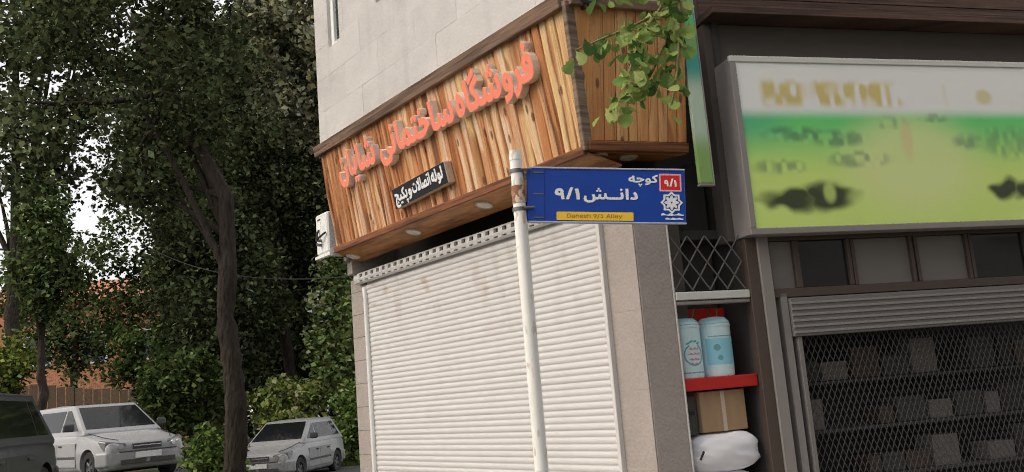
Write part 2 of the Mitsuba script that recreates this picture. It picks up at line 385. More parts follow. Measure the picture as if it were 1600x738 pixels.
# skewed first plank fills the wedge to the leaning corner post
wed = Polygon([(.03, .09), (.052, .09), (.052, SH - .02), (sk * SH + .03, SH - .02)])
m = extrude(wed, .012); part(FA, 'side_plank', xf(m, MS), SIDEW[0])
part(FA, 'side_bottom_board', bar(BCW + ez * .02 + ey2 * .04, BCW + ez * .02 + ey2 * .04 + D2 * SL, .05, .085, ey2), 'trim_red')
part(FA, 'side_top_beam', bar(TRW + ez * .03, TRW + ez * .03 + D2 * (SL + .17), .10, .09, ey2), 'trim_wood')
# soffit boards slope gently inwards
sof_a = np.array([[.34, -FH, -.02], [-4.58, -FH, -.02]])
A = facept(.36, -FH - .03, .01); Bp = facept(-4.59, -FH - .03, .01)
Cp = (M1 @ np.array([4.86, .02, 3.45, 1]))[:3]; Dp = (M1 @ np.array([-.38, .02, 3.47, 1]))[:3]
nb = 5
for k in range(nb):
    t0, t1 = k / nb, (k + .97) / nb
    P = [A + (Dp - A) * t0, Bp + (Cp - Bp) * t0, Bp + (Cp - Bp) * t1, A + (Dp - A) * t1]
    q = np.array(P); m = hull(np.vstack([q, q + [0, 0, .018]])); part(FA, 'soffit_board', m, 'soffit_wood')
sofn = np.cross(Bp - A, Dp - A); sofn /= np.linalg.norm(sofn)
if sofn[2] > 0: sofn = -sofn
def downlight(P, nrm, rad=.095):
    a = np.cross(nrm, [0, 1, 0]); a /= np.linalg.norm(a); b = np.cross(nrm, a)
    M = frame(P, a, b, nrm)
    k = part(FA, 'downlight', xf(lathe([[0, .012], [rad * .82, .012], [rad * .82, .006], [0, .006]], 28), M), 'lamp_disc', 40)
    part(k, 'rim', xf(lathe([[rad * .83, -.002], [rad, -.002], [rad, .010], [rad * .9, .018], [rad * .83, .012]], 28), M), 'box_beige', 40)
for s, t in ((4.38, .50), (2.83, .42), (1.42, .42), (.10, .42)):
    t2 = (s + .36) / 4.95; P = (A + (Bp - A) * t2); Q = (Dp + (Cp - Dp) * t2)
    downlight(P + (Q - P) * t, sofn)
# side soffit
sq = [BCW + ez * .0 - [0, 0, .012], BCW + D2 * SL - [0, 0, .012], BCW + D2 * SL - ez * .75 - [0, 0, .04], BCW + D2 * .12 - ez * .75 - [0, 0, .04]]
m = hull(np.vstack([np.array(sq), np.array(sq) + [0, 0, .015]])); part(FA, 'soffit_board', m, 'soffit_wood')
for q, dd in ((.16, .12), (.50, .20)):
    downlight(BCW + D2 * q - ez * dd - [0, 0, .026], np.array([0, 0, -1.]), .085)
# small security lamp at the left end of the soffit
k = thing('security_lamp', 'small round dark lamp fixed under the far left end of the timber soffit', 'lamp')
Lp = Bp + (Cp - Bp) * .45 + (A - Bp) / np.linalg.norm(A - Bp) * .07
part(k, 'base', xf(lathe([[0, -.05], [.05, -.05], [.05, .0], [.035, .012], [0, .012]], 20), trans(*(Lp - [0, 0, .0]))), 'clamp_steel', 40)
part(k, 'lens', xf(lathe([[0, -.085], [.02, -.08], [.032, -.065], [.034, -.05], [0, -.05]], 20), trans(*Lp)), 'lamp_glass', 40)
# floodlight on the top of the corner
k = thing('floodlight', 'dark round floodlight on the top corner of the timber fascia', 'lamp')
Mh = frame(TRW + D2 * .14 + ez * .14 + np.array([0, 0, .02]), D2, np.cross(ez, D2), ez)
part(k, 'housing', xf(lathe([[0, -.10], [.05, -.10], [.075, .02], [.075, .05], [.06, .05], [.06, .03], [0, .03]], 24), Mh), 'steel_dark', 40)
part(k, 'lens', xf(lathe([[0, .034], [.055, .034], [.055, .03], [0, .03]], 24), Mh), 'lamp_glass', 40)
part(k, 'bracket', xf(cbox(-.015, .015, -.09, -.03, -.16, -.02), Mh), 'steel_dark')

# ---------------------------------------------------------------- lettering
# outlines of the lettering, one string per word (polygons ; rings | points)
GL = {
    'فروشگاه': '456,-34 449,-12 451,-11 462,-8 475,-1 481,6 485,13 486,16 485,27 474,51 497,61 502,53 509,33 514,26 519,24 560,24 564,25 564,29 546,30 538,35 533,43 532,58 534,66 538,74 543,80 550,85 559,88 570,88 577,86 582,83 590,74 596,58 597,34 594,22 590,14 581,6 572,2 554,-1 518,-1 508,3 500,-10 490,-20 471,-31 458,-35|556,55 559,50 563,49 570,50 572,52 569,63 564,67 558,64;552,108 551,118 553,122 558,126 564,127 568,126 573,122 575,118 574,108 572,105 566,102 557,103;381,-34 378,-11 390,-11 399,-9 412,-3 416,1 415,3 402,3 395,5 387,10 383,17 382,20 383,37 385,43 391,53 399,60 409,64 419,64 430,60 439,51 444,41 447,28 446,7 439,-9 430,-19 421,-25 406,-31 392,-34 383,-35|405,28 407,25 411,23 418,23 422,26 422,31 419,38 414,42 409,41 406,36;101,20 97,114 122,114 126,35 128,27 134,24 167,24 171,26 171,33 166,41 142,64 143,78 149,85 160,92 186,105 202,111 212,90 177,74 171,69 189,50 199,32 205,26 210,24 226,24 229,25 235,33 239,54 245,54 263,51 262,29 268,24 280,24 284,26 287,31 292,55 299,55 317,52 314,37 315,28 321,24 333,24 338,26 340,31 340,39 332,69 339,72 356,76 362,61 365,46 366,30 364,20 361,14 355,7 344,1 335,-1 321,-1 313,1 308,4 303,10 296,3 284,-1 263,0 256,3 250,8 240,2 227,-1 203,0 195,3 189,8 181,3 167,-1 128,-1 117,1 109,5 105,9;307,82 307,94 313,99 319,99 323,97 327,91 327,85 325,81 319,77 311,78;293,105 293,117 297,121 300,122 309,121 314,114 313,105 309,101 306,100 297,101;279,85 279,91 281,95 287,99 293,99 297,97 301,91 301,85 299,81 293,77 287,77 283,79;138,96 132,110 137,113 187,138 190,137 197,121 194,118 142,93;12,22 12,34 16,46 20,53 29,64 25,71 39,87 42,88 57,76 69,64 74,57 78,49 81,38 81,26 79,19 74,10 67,4 53,-1 39,-1 28,2 21,6 16,12|36,31 38,26 44,23 53,24 57,28 58,36 55,43 49,50 46,51 41,46 37,39',
    'ساختمانی': '519,20 515,114 540,114 544,35 546,28 549,25 566,24 570,26 575,34 578,52 579,54 583,54 603,50 601,30 605,25 607,24 622,25 625,28 628,35 631,55 637,55 656,52 653,34 655,27 660,24 673,24 678,26 680,31 680,39 672,69 696,76 702,61 705,46 706,30 704,20 698,10 692,5 684,1 675,-1 660,-1 653,1 649,3 642,10 635,3 623,-1 602,0 597,2 589,8 579,2 566,-1 546,-1 535,1 527,5 523,9;198,20 194,114 219,114 223,35 225,27 231,24 242,24 247,26 264,53 274,63 286,68 297,68 306,64 314,55 327,30 336,24 349,24 357,28 361,37 365,56 388,52 387,32 391,26 397,24 431,25 448,29 466,38 465,41 453,44 445,45 416,44 413,70 424,72 448,71 464,66 487,55 499,54 500,53 502,32 488,27 459,9 449,5 428,0 396,-1 389,0 380,4 373,10 368,5 356,0 332,-1 325,1 316,7 311,2 304,-2 290,-3 276,2 266,11 256,3 249,0 244,-1 218,0 205,6 200,13|286,43 279,32 283,27 294,21 298,21 302,26 297,38 291,44;422,91 421,101 423,105 428,109 434,110 438,109 443,105 445,101 444,91 442,88 436,85 427,86;379,77 379,89 383,93 392,94 395,93 399,89 400,80 399,77 395,73 392,72 383,73;352,77 352,89 356,93 365,94 372,89 373,80 370,75 365,72 356,73;12,13 14,23 21,39 43,31 38,16 38,5 41,-2 47,-6 61,-10 78,-10 91,-7 96,-5 101,0 101,5 96,9 84,14 90,34 94,35 107,29 126,24 143,24 146,25 150,28 152,32 152,41 145,71 167,77 169,76 177,44 177,27 172,13 162,4 154,1 143,-1 127,-1 126,-9 122,-16 113,-24 101,-30 84,-34 62,-35 46,-33 31,-28 19,-18 14,-10 12,-2;144,99 144,106 146,110 150,114 153,115 162,114 168,106 168,99 166,95 161,91 155,90 151,91 146,95',
    'شایان': '249,20 245,114 270,114 274,35 276,28 279,25 295,24 299,25 304,33 308,54 314,54 332,51 331,29 337,24 349,24 353,26 356,31 361,55 368,55 386,52 383,37 384,28 390,24 402,24 407,26 409,31 409,39 401,69 408,72 425,76 431,61 434,46 435,30 433,20 430,14 424,7 413,1 404,-1 390,-1 382,1 377,4 372,10 365,3 353,-1 332,0 325,3 319,8 309,2 296,-1 276,-1 265,1 257,5 253,9;376,82 376,94 382,99 388,99 392,97 396,91 396,85 394,81 388,77 380,78;362,105 362,117 366,121 369,122 378,121 383,114 382,105 378,101 375,100 366,101;348,85 348,91 350,95 356,99 362,99 366,97 370,91 370,85 368,81 362,77 356,77 352,79;207,-22 208,-19 212,-15 221,-14 227,-18 229,-22 229,-28 225,-34 221,-36 215,-36 212,-35 208,-31;137,30 134,114 159,114 163,35 165,28 168,25 171,24 190,24 199,28 201,33 201,42 194,71 216,77 218,76 225,51 226,28 223,17 216,8 207,3 196,0 165,-1 154,1 146,5 142,9 138,20;180,-22 181,-19 185,-15 194,-14 197,-15 201,-19 202,-28 201,-31 197,-35 188,-36 185,-35 181,-31;12,13 18,35 20,39 22,39 43,31 38,16 38,5 40,0 46,-6 56,-10 72,-10 82,-6 89,2 91,9 91,20 88,33 81,50 104,59 107,57 112,45 117,20 116,2 109,-16 96,-28 87,-32 72,-35 46,-34 33,-30 26,-26 18,-18 14,-10 12,-2;53,76 52,86 54,90 59,94 65,95 69,94 74,90 76,86 75,76 73,73 67,70 58,71',
    'لوله': '147,-19 147,-13 169,-9 180,-3 179,-1 166,1 157,6 152,12 150,19 150,30 155,45 166,58 174,62 189,62 196,59 201,55 209,43 212,34 214,22 231,22 235,25 237,30 237,45 236,46 234,112 257,112 260,60 260,21 255,9 249,4 238,0 210,-1 203,-13 195,-21 181,-29 172,-32 151,-35|172,26 174,22 180,20 189,20 190,21 188,33 182,40 179,40 175,37 172,30;13,33 14,49 18,58 23,64 31,70 41,75 55,79 56,91 78,91 80,82 81,40 83,28 90,22 105,22 107,23 111,30 108,112 131,112 134,60 134,21 131,12 126,6 119,2 106,-1 82,0 71,4 62,12 36,12 29,14 22,18 17,23|36,41 37,38 42,35 56,34 58,36 58,54 53,56 44,52 37,45',
    'اتصالات': '534,0 531,112 554,112 555,103 555,69 556,68 556,33 557,32 557,0;497,94 497,101 504,108 513,107 518,101 517,92 511,87 504,87;274,18 270,112 293,112 297,31 299,25 304,22 317,22 323,26 330,52 335,52 351,48 349,27 353,23 356,22 376,46 394,60 410,67 428,68 440,64 451,53 454,44 453,22 479,22 485,24 489,30 488,45 482,68 504,74 508,64 512,46 512,24 510,17 501,6 493,2 477,-1 456,-1 435,4 413,-2 374,-3 352,1 339,10 331,3 324,0 300,-1 289,1 279,7|399,37 385,21 387,20 406,20 418,22 425,25 430,29 431,37 425,44 422,45 412,44;470,94 470,101 477,108 486,107 491,101 490,92 484,87 477,87;171,78 180,93 183,94 207,79 217,71 221,70 223,76 223,89 220,108 242,111 245,93 245,74 243,63 239,52 248,41 253,28 253,18 249,9 242,3 233,0 181,0 181,24 203,40 209,49 195,60 172,74|225,34 212,22 213,21 225,21 229,22 231,27 229,32;15,26 15,39 21,60 26,60 41,56 38,38 41,30 45,26 51,23 63,20 105,20 118,22 127,25 133,29 134,32 134,40 128,63 146,68 150,68 151,66 157,44 157,25 153,16 146,9 139,5 117,-1 96,-3 62,-3 43,0 26,8 18,17;88,74 88,81 95,88 104,87 109,81 108,72 102,67 95,67;62,74 62,81 69,88 78,87 83,81 82,72 76,67 69,67',
    'و': '12,-14 15,-12 22,-12 38,-8 46,-4 49,-1 48,1 35,1 28,3 23,6 18,12 16,18 16,30 18,39 24,50 32,58 40,62 55,62 62,59 71,50 76,40 79,28 78,7 71,-10 62,-20 49,-28 33,-33 19,-35 16,-35|40,35 38,26 44,21 51,21 56,23 55,32 53,37 48,40 44,40',
    'پکیج': '292,-28 293,-20 295,-17 299,-15 307,-16 312,-22 312,-28 310,-32 305,-35 299,-35 295,-33;11,-6 16,11 29,28 41,37 58,45 64,46 66,48 62,51 44,54 28,54 16,52 13,75 20,77 26,78 49,77 64,73 87,64 103,63 105,38 96,37 95,34 101,25 109,22 131,22 136,24 141,32 144,42 145,53 150,53 168,50 166,33 168,27 173,23 176,22 215,22 218,24 219,29 215,37 188,63 189,76 194,82 203,88 247,109 251,102 256,89 224,74 216,70 216,68 234,48 248,26 256,22 276,22 280,23 285,27 287,35 285,48 280,64 280,68 298,73 302,73 309,49 310,26 308,18 304,11 293,3 274,-1 250,0 242,3 235,8 226,2 214,-1 175,-1 162,3 154,10 146,3 137,0 131,-1 103,0 90,5 82,14 77,30 71,30 59,24 44,13 36,0 34,-11 38,-25 47,-32 55,-35 76,-36 103,-29 109,-50 95,-56 82,-59 75,-60 50,-59 37,-55 27,-49 19,-41 13,-30 11,-21;279,-49 280,-41 286,-36 294,-37 299,-43 299,-49 297,-53 292,-56 286,-56 282,-54;266,-28 267,-20 273,-15 281,-16 286,-22 286,-28 284,-32 279,-35 273,-35 269,-33;154,-22 159,-16 168,-15 174,-20 175,-29 170,-35 161,-36 155,-31;127,-29 127,-22 134,-15 143,-16 148,-22 147,-31 141,-36 134,-36;55,-14 55,-7 57,-3 63,1 73,0 78,-6 78,-15 73,-21 63,-22 58,-19',
    'کوچه': '199,-19 199,-13 221,-9 232,-3 231,-1 218,1 209,6 204,12 202,19 202,30 206,43 211,51 218,58 226,62 241,62 248,59 254,54 261,43 266,22 304,22 308,27 308,30 303,39 278,61 277,63 278,76 283,82 299,92 332,108 335,109 337,108 345,89 307,71 305,69 323,50 332,34 333,20 327,9 318,3 302,-1 262,-1 255,-13 247,-21 233,-29 224,-32 203,-35|224,26 226,22 232,20 241,20 242,21 240,33 234,40 231,40 227,37 224,30;13,33 14,49 18,58 23,64 31,70 41,75 55,79 56,91 78,91 80,82 82,31 83,28 88,23 90,22 122,23 139,27 157,36 155,39 141,43 134,44 107,43 104,66 115,68 138,67 151,63 173,52 188,50 189,48 191,30 181,27 147,8 133,3 110,-1 88,-1 78,1 71,4 62,12 36,12 29,14 22,18 17,23|36,41 37,38 42,35 56,34 58,36 58,54 53,56 44,52 37,45;147,-22 152,-16 160,-15 164,-17 166,-20 167,-28 164,-33 160,-35 154,-35 149,-32 147,-28;134,-49 135,-41 141,-36 149,-37 154,-43 154,-49 152,-53 147,-56 141,-56 137,-54;121,-28 122,-20 128,-15 136,-16 141,-22 141,-28 139,-32 134,-35 128,-35 124,-33',
    'دانش': '426,7 435,30 450,25 460,25 467,29 468,31 467,40 462,51 451,69 471,82 474,82 487,61 495,40 496,23 491,11 486,6 479,2 467,-1 443,0 433,3;389,0 386,113 411,113 414,0;12,12 15,26 20,38 39,32 42,29 37,16 37,4 40,-3 47,-8 56,-11 75,-10 86,-5 90,1 92,6 92,19 84,49 109,55 114,35 117,27 124,23 133,23 138,25 142,33 145,54 170,51 167,36 168,27 175,23 185,23 188,24 192,27 194,33 194,48 192,64 199,65 215,66 217,45 220,33 225,25 231,23 334,23 338,24 342,27 344,31 344,42 337,70 359,76 361,75 364,66 369,43 369,27 364,13 356,5 347,1 335,-1 229,-1 217,3 207,12 200,4 195,1 187,-1 173,-1 163,2 155,9 150,3 144,0 126,-1 118,1 113,-12 103,-23 91,-30 71,-35 53,-35 42,-33 25,-25 19,-19 14,-10 12,-2;337,95 337,107 342,112 345,113 354,112 359,107 360,104 359,95 354,90 351,89 345,89 341,91;150,81 150,93 156,98 165,97 170,90 170,84 168,80 162,76 154,77;136,106 136,113 143,120 152,119 157,113 156,104 150,99 143,99;123,84 123,90 128,97 137,98 143,93 144,90 143,81 137,76 128,77',
    '۹': '11,59 11,71 13,79 18,88 28,97 41,102 54,102 61,100 68,96 76,85 80,72 83,28 87,4 63,0 59,18 58,36 37,36 26,39 22,41 16,47 13,52|37,67 39,62 44,60 52,60 56,62 56,67 53,74 48,78 40,77 37,71',
    '۱': '14,95 15,97 37,103 40,101 44,86 49,56 52,24 52,-1 27,-1 27,17 24,44 19,76',
    'en': '694,46 694,49 703,48 714,15 716,13 721,22 730,49 739,49 718,-7 714,-14 707,-18 698,-18 697,-17 699,-10 705,-11 710,-7 712,1;643,18 644,34 649,43 654,47 659,49 672,49 677,47 684,40 687,31 687,21 653,21 651,20 654,10 664,5 672,6 678,12 686,11 684,5 681,2 672,-2 657,-1 653,1 647,7|653,35 651,29 653,28 677,28 679,29 676,38 669,42 661,42 659,41;620,7 620,65 627,66 628,10 631,7 636,6 637,1 636,0 627,0 623,2;595,7 595,65 602,66 603,10 606,7 611,6 612,1 611,0 602,0 598,2;528,0 551,64 552,66 561,66 564,61 586,0 585,-1 578,-1 576,1 570,18 545,18 542,15 538,1 536,-1|547,27 548,25 566,25 567,26 559,52 557,54 555,53;454,0 453,7 470,7 471,9 471,56 469,57 456,47 455,56 468,66 479,66 479,8 480,7 494,7 494,0;414,-8 434,67 435,69 442,69 439,54 422,-9 421,-10 415,-10;362,40 362,50 366,59 372,64 378,66 388,66 395,63 399,60 403,53 404,40 402,33 389,12 379,-1 371,-1 371,1 387,24 377,25 370,28 365,33|370,42 372,37 376,33 380,31 386,31 394,37 396,42 396,48 394,53 390,57 386,59 380,59 372,53 370,48;285,-1 284,64 291,65 293,45 294,44 301,49 313,49 318,46 322,40 323,36 323,0 315,-1 315,33 313,38 308,42 300,42 294,38 292,32 292,-1;235,8 235,11 240,13 243,12 246,7 251,5 259,6 265,11 265,14 260,19 243,23 239,26 236,31 236,39 241,46 247,49 261,49 266,47 270,43 272,37 265,36 259,42 250,42 245,38 244,34 245,31 249,29 263,26 271,21 273,17 273,9 271,5 263,-1 248,-2 239,2;182,30 186,40 193,47 198,49 211,49 216,47 224,38 226,31 226,21 191,21 190,18 193,10 200,6 208,5 214,7 217,12 222,12 225,11 223,5 220,2 211,-2 200,-2 192,1 186,7 183,13|192,35 190,29 192,28 216,28 218,30 215,38 208,42 200,42 198,41;132,-1 131,49 139,49 139,45 140,44 148,49 160,49 164,47 167,44 170,36 170,-1 162,-1 162,33 160,38 155,42 147,42 141,37 139,32 139,-1;77,9 78,20 83,25 94,28 106,29 109,32 107,39 103,42 94,42 89,39 86,35 79,37 79,40 82,44 91,49 106,49 113,45 117,37 117,-1 109,-1 109,2 107,3 99,-2 89,-2 81,2|85,15 88,7 93,5 98,5 103,7 109,15 109,22 106,23 93,21 89,19;17,0 16,66 43,66 55,62 63,54 68,40 68,26 63,12 56,5 47,1|24,9 25,7 40,7 47,9 54,14 59,23 60,38 58,46 53,54 45,58 41,59 24,58',
}
def glyphs(s):
    out = []
    for p in GL[s].split(';'):
        rs = [[tuple(map(float, q.split(','))) for q in r.split()] for r in p.split('|')]
        g = Polygon(rs[0], rs[1:]); out.append(g if g.is_valid else g.buffer(0))
    return out
def fit(gs, x0, x1, sy, y0):
    b = unary_union(gs).bounds; sx = (x1 - x0) / (b[2] - b[0])
    return [affinity.affine_transform(g, [sx, 0, 0, sy, x0 - b[0] * sx, y0]) for g in gs]
FW = MF
basey = -(TOPZ - 4.335) / math.cos(TILT)
SIGN = thing('raised_lettering_sign', 'thick coral red raised Persian letters with beige sides along the timber fascia', 'sign')
LD = .08
for word, xa, xb in (('فروشگاه', -1.235, .03), ('ساختمانی', -2.86, -1.29), ('شایان', -3.92, -2.98)):
    for g in fit(glyphs(word), xa, xb, .00272, basey):
        g = g.buffer(.007).simplify(.002)
        if g.area < 1e-5: continue
        m = extrude(g, LD); m.apply_translation([0, 0, .022])
        nm = 'dot' if g.area < .006 else 'letter'
        k = part(SIGN, nm, xf(m, FW), 'letter_side')
        gi = g.buffer(-.004)
        m = extrude(gi if not gi.is_empty else g, .004); m.apply_translation([0, 0, .022 + LD + .0005])
        part(k, 'face', xf(m, FW), 'coral_acrylic')
# black sign box
BS = thing('black_sign_box', 'black box sign with white Persian letters and beige sides, under the coral lettering', 'sign')
MB = MF @ trans(-2.20, -(TOPZ - 3.875) / math.cos(TILT), .022) @ rotm([0, 0, 1], 2.2)
part(BS, 'casing', xf(cbox(-.565, .565, -.115, .115, 0, .09, .008), MB), 'box_beige')
part(BS, 'face', xf(cbox(-.56, .56, -.110, .110, .0905, .096, .003), MB), 'black_panel')
cur = .51
for word, wid in (('لوله', .225), ('اتصالات', .385), ('و', .07), ('پکیج', .275)):
    for g in fit(glyphs(word), cur - wid, cur, .00118, -.045):
        m = extrude(g, .007); m.apply_translation([0, 0, .0965]); part(BS, 'letter', xf(m, MB), 'sign_white')
    cur -= wid + .022

# ---------------------------------------------------------------- rolling shutter
RS = thing('rolling_shutter', 'closed white rolling shutter of ribbed slats under the timber fascia', 'shutter')
pitch = .0615
a = np.linspace(0, 1, 9)
prof = np.stack([.003 + .0092 * np.sin(np.pi * np.clip(a / .86, 0, 1)) ** .7, a * pitch], 1)          # (n, z) front
back = np.stack([prof[::-1, 0] - .010, prof[::-1, 1]], 1)
pg = np.vstack([prof, back])
def slat_mesh(s0, s1):
    k = len(pg); v = np.vstack([np.column_stack([np.full(k, s0), pg]), np.column_stack([np.full(k, s1), pg])])
    f = []
    for j in range(k):
        q = (j + 1) % k; f += [[j, k + j, k + q], [j, k + q, q]]
    f += [[k + 0, k + j, k + j + 1] for j in range(1, k - 1)] + [[0, j + 1, j] for j in range(1, k - 1)]
    m = trimesh.Trimesh(v, f, process=False)
    return xf(m, M1)
slat = mikit.ply(slat_mesh(-.005, 4.60), 'shutter_paint', smooth=45)
nsl = int((3.185 - .12) / pitch)
for i in range(nsl):
    k = numbered(RS + '__slat'); j = rng.uniform(-.0026, .0026, 2)
    off = N1 * j[0]
    scene[k] = {**slat, 'to_world': T().translate([float(off[0]), float(off[1]), .12 + i * pitch])}
part(RS, 'guide_rail', xf(cbox(-.03, .012, -.004, .05, .1, 3.12), M1), 'rail_paint')
gr = [(4.575, .03, .1), (4.575, .03, 2.95), (4.585, .03, 3.02), (4.61, .02, 3.07), (4.655, .0, 3.10)]
part(RS, 'guide_rail', xf(tube(gr, .03, 10), M1), 'white_metal', 40)
# header cover: bevelled strip with two rows of punched slots
def header():
    hz0, hz1 = 3.175, 3.305
    pr = [(-.09, hz0 + .03), (.045, hz0 - .015), (.075, hz0 + .005), (.090, hz0 + .05), (.085, hz1 - .02), (.06, hz1), (-.09, hz1)]
    m = trimesh.creation.extrude_polygon(Polygon([(b, a) for a, b in pr]), 4.93, engine='earcut')   # x=z, y=n
    m = xf(m, frame([-.16, 0, 0], [0, 0, 1], [0, 1, 0], [1, 0, 0]))
    if m.volume < 0: m.invert()
    man = to_man(m)
    cut = []
    n = 31
    for i in range(n):
        s = .06 + i * (4.6 / (n - 1)) - .10
        cut.append(m3.Manifold.cube([.078, .12, .046], True).translate([s, .092, hz0 + .085]))
        cut.append(m3.Manifold.cube([.078, .12, .016], True).translate([s + .02, .085, hz0 + .018]))
    man = man - m3.Manifold.batch_boolean(cut, m3.OpType.Add)
    return from_man(man)
part(RS, 'header_cover', xf(header(), M1), 'rail_paint', label='slotted header cover')
part(RS, 'header_lining', xf(cbox(-.14, 4.75, .03, .052, 3.19, 3.285, .001), M1), 'shutter_slot')
part(RS, 'roll_curve', xf(cbox(-.02, 4.6, -.06, -.012, 3.10, 3.24, .01), M1), 'shutter_paint')

# ---------------------------------------------------------------- air conditioner
AC = thing('air_conditioner', 'white outdoor air conditioner unit on a bracket at the left end of the fascia', 'air conditioner')
x0, x1, y1, y0, z0, z1 = 4.77, 5.14, .42, -.40, 3.60, 4.14
part(AC, 'casing', xf(cbox(x0, x1, y0, y1, z0, z1, .02), M1), 'white_metal')
part(AC, 'label_plate', xf(cbox(4.98, 5.07, y1 + .001, y1 + .004, 3.93, 4.03, .001), M1), 'sign_white')
part(AC, 'handle_recess', xf(cbox(4.98, 5.07, y1 + .001, y1 + .005, 4.055, 4.078, .001), M1), 'car_trim')
for zz in (3.72, 3.78):
    part(AC, 'valve', xf(tube([(4.98, y1, zz), (4.98, y1 + .05, zz), (4.95, y1 + .07, zz)], .02, 8), M1), 'clamp_steel', 40)
part(AC, 'pipe', xf(tube([(5.03, y1 + .005, 3.93), (5.04, y1 + .03, 3.88), (5.0, y1 + .05, 3.83), (4.98, y1 + .07, 3.77), (4.92, y1 + .07, 3.80), (4.80, y1 + .02, 3.86)], .014, 8), M1), 'rubber', 40)
part(AC, 'bracket', xf(join(cbox(4.70, 5.16, y1 - .03, y1 + .02, 3.545, 3.585), cbox(4.80, 5.16, y0, y0 + .05, 3.545, 3.585)), M1), 'white_metal')
part(B, 'end_wall', xf(join(cbox(4.69, 4.835, -6, .14, 3.3, 4.86)), M1), 'stone_left')

# ---------------------------------------------------------------- street sign on its pole
PO = thing('sign_pole', 'white painted steel pole with a rusty band, carrying the blue street sign', 'pole')
pr = [[0, 0], [.0285, 0], [.0285, 2.33], [.0275, 2.335], [.0275, 2.405], [.0265, 2.41], [.0265, 2.60], [.0285, 2.602], [.0285, 2.625], [.026, 2.645], [0, 2.65]]
MP = trans(.043, 3.9, 0)
part(PO, 'tube', xf(lathe(pr, 28), MP), 'pole_paint', 40)
part(PO, 'rust_band', xf(lathe([[.0272, 2.408], [.0292, 2.41], [.0292, 2.485], [.0272, 2.488]], 28), MP), 'rust', 40)
for zz in (2.375, 2.545):
    k = part(PO, 'clamp', xf(lathe([[.0275, zz], [.0315, zz], [.0315, zz + .016], [.0275, zz + .016]], 28), MP), 'clamp_steel', 40)
    part(k, 'bolt', xf(tube([(.02, -.03, zz + .008), (.065, -.026, zz + .008)], .006, 8), MP), 'clamp_steel', 40)
ang = math.radians(85); SD = np.array([math.sin(ang), math.cos(ang), 0]); SN = np.array([SD[1], -SD[0], 0])
roll = math.radians(-4.5)
sx = SD * math.cos(roll) + np.array([0, 0, 1]) * math.sin(roll); sy = np.array([0, 0, 1]) * math.cos(roll) - SD * math.sin(roll)
TL = np.array([.1166, 3.9, 2.5637]) 
MSg = frame(TL, sx, sy, SN)
SG = thing('street_sign', 'blue street name plate with white Persian lettering and a yellow strip', 'sign')
WS, HS = .672, .240
part(SG, 'plate', xf(cbox(-.028, WS, -HS, 0, -.012, 0, .003), MSg), 'sign_blue')
part(SG, 'rim', xf(join(cbox(-.022, WS, -.003, .004, -.016, .006, .001), cbox(-.022, WS, -HS - .004, -HS + .003, -.016, .006, .001)), MSg), 'sign_edge')
part(SG, 'end_plate', xf(cbox(-.026, .048, -HS + .006, -.006, .0005, .003, .001), MSg), 'sign_blue')
for yy in (-.022, -.118, -.222):
    part(SG, 'rivet_strip', xf(cbox(.0, .045, yy - .003, yy + .003, .003, .006, .001), MSg), 'clamp_steel')
part(SG, 'bracket', xf(join(cbox(-.07, .0, -.05, -.02, -.02, -.013, .002), cbox(-.07, .0, -.215, -.185, -.02, -.013, .002)), MSg), 'clamp_steel')
def decal(gs, name, m, h=.0018, z=.0006):
    for g in gs:
        g = g.simplify(.0003); e = extrude(g, h); e.apply_translation([0, 0, z]); part(SG, name, xf(e, MSg), m)
def U(px, py): return (px - 825) * WS / 241.0, -(py - 263) * HS / 84.5
def strip(word, pxl, pxr, pyb, hpx, m='sign_white', alef=115.):
    a, _ = U(pxl, 0); b, y = U(pxr, pyb)
    decal(fit(glyphs(word), a, b, hpx * HS / 84.5 / alef, y), 'letter', m)
strip('کوچه', 975.5, 1023, 284, 13.5)
strip('دانش', 904, 990, 311.5, 17.5)
strip('۹', 858.5, 874, 312.5, 20); strip('۱', 890, 898, 312, 19.5)
a, y0_ = U(878, 312); b, y1_ = U(885.5, 293)
decal([Polygon([(a - .006, y0_), (a + .008, y0_), (b + .007, y1_), (b - .007, y1_)])], 'letter', 'sign_white')
a, y1_ = U(861, 331.5); b, y0_ = U(982, 344.5)
decal([sbox(a, y0_, b, y1_).buffer(-.004).buffer(.004)], 'yellow_strip', 'sign_yellow')
gs = fit(glyphs('en'), a + .045, b - .05, (y1_ - y0_) * .0072, y0_ + .011)
decal(gs, 'latin_letter', 'sign_orange_ink', .0012, .0026)
a, y1_ = U(1024.5, 269.5); b, y0_ = U(1060, 297.5)
o = sbox(a, y0_, b, y1_); decal([o.buffer(-.003).buffer(.003)], 'number_border', 'sign_pink', .0012)
decal([o.buffer(-.007)], 'number_panel', 'sign_red', .0018)
gx = lambda t: a + (b - a) * t
decal(fit(glyphs('۹'), gx(.22), gx(.42), .00029, y0_ + .022), 'numeral', 'sign_white', .001, .0028)
decal([Polygon([(gx(.46), y0_ + .022), (gx(.54), y0_ + .022), (gx(.64), y1_ - .022), (gx(.56), y1_ - .022)])], 'numeral', 'sign_white', .001, .0028)
decal(fit(glyphs('۱'), gx(.66), gx(.78), .00029, y0_ + .022), 'numeral', 'sign_white', .001, .0028)
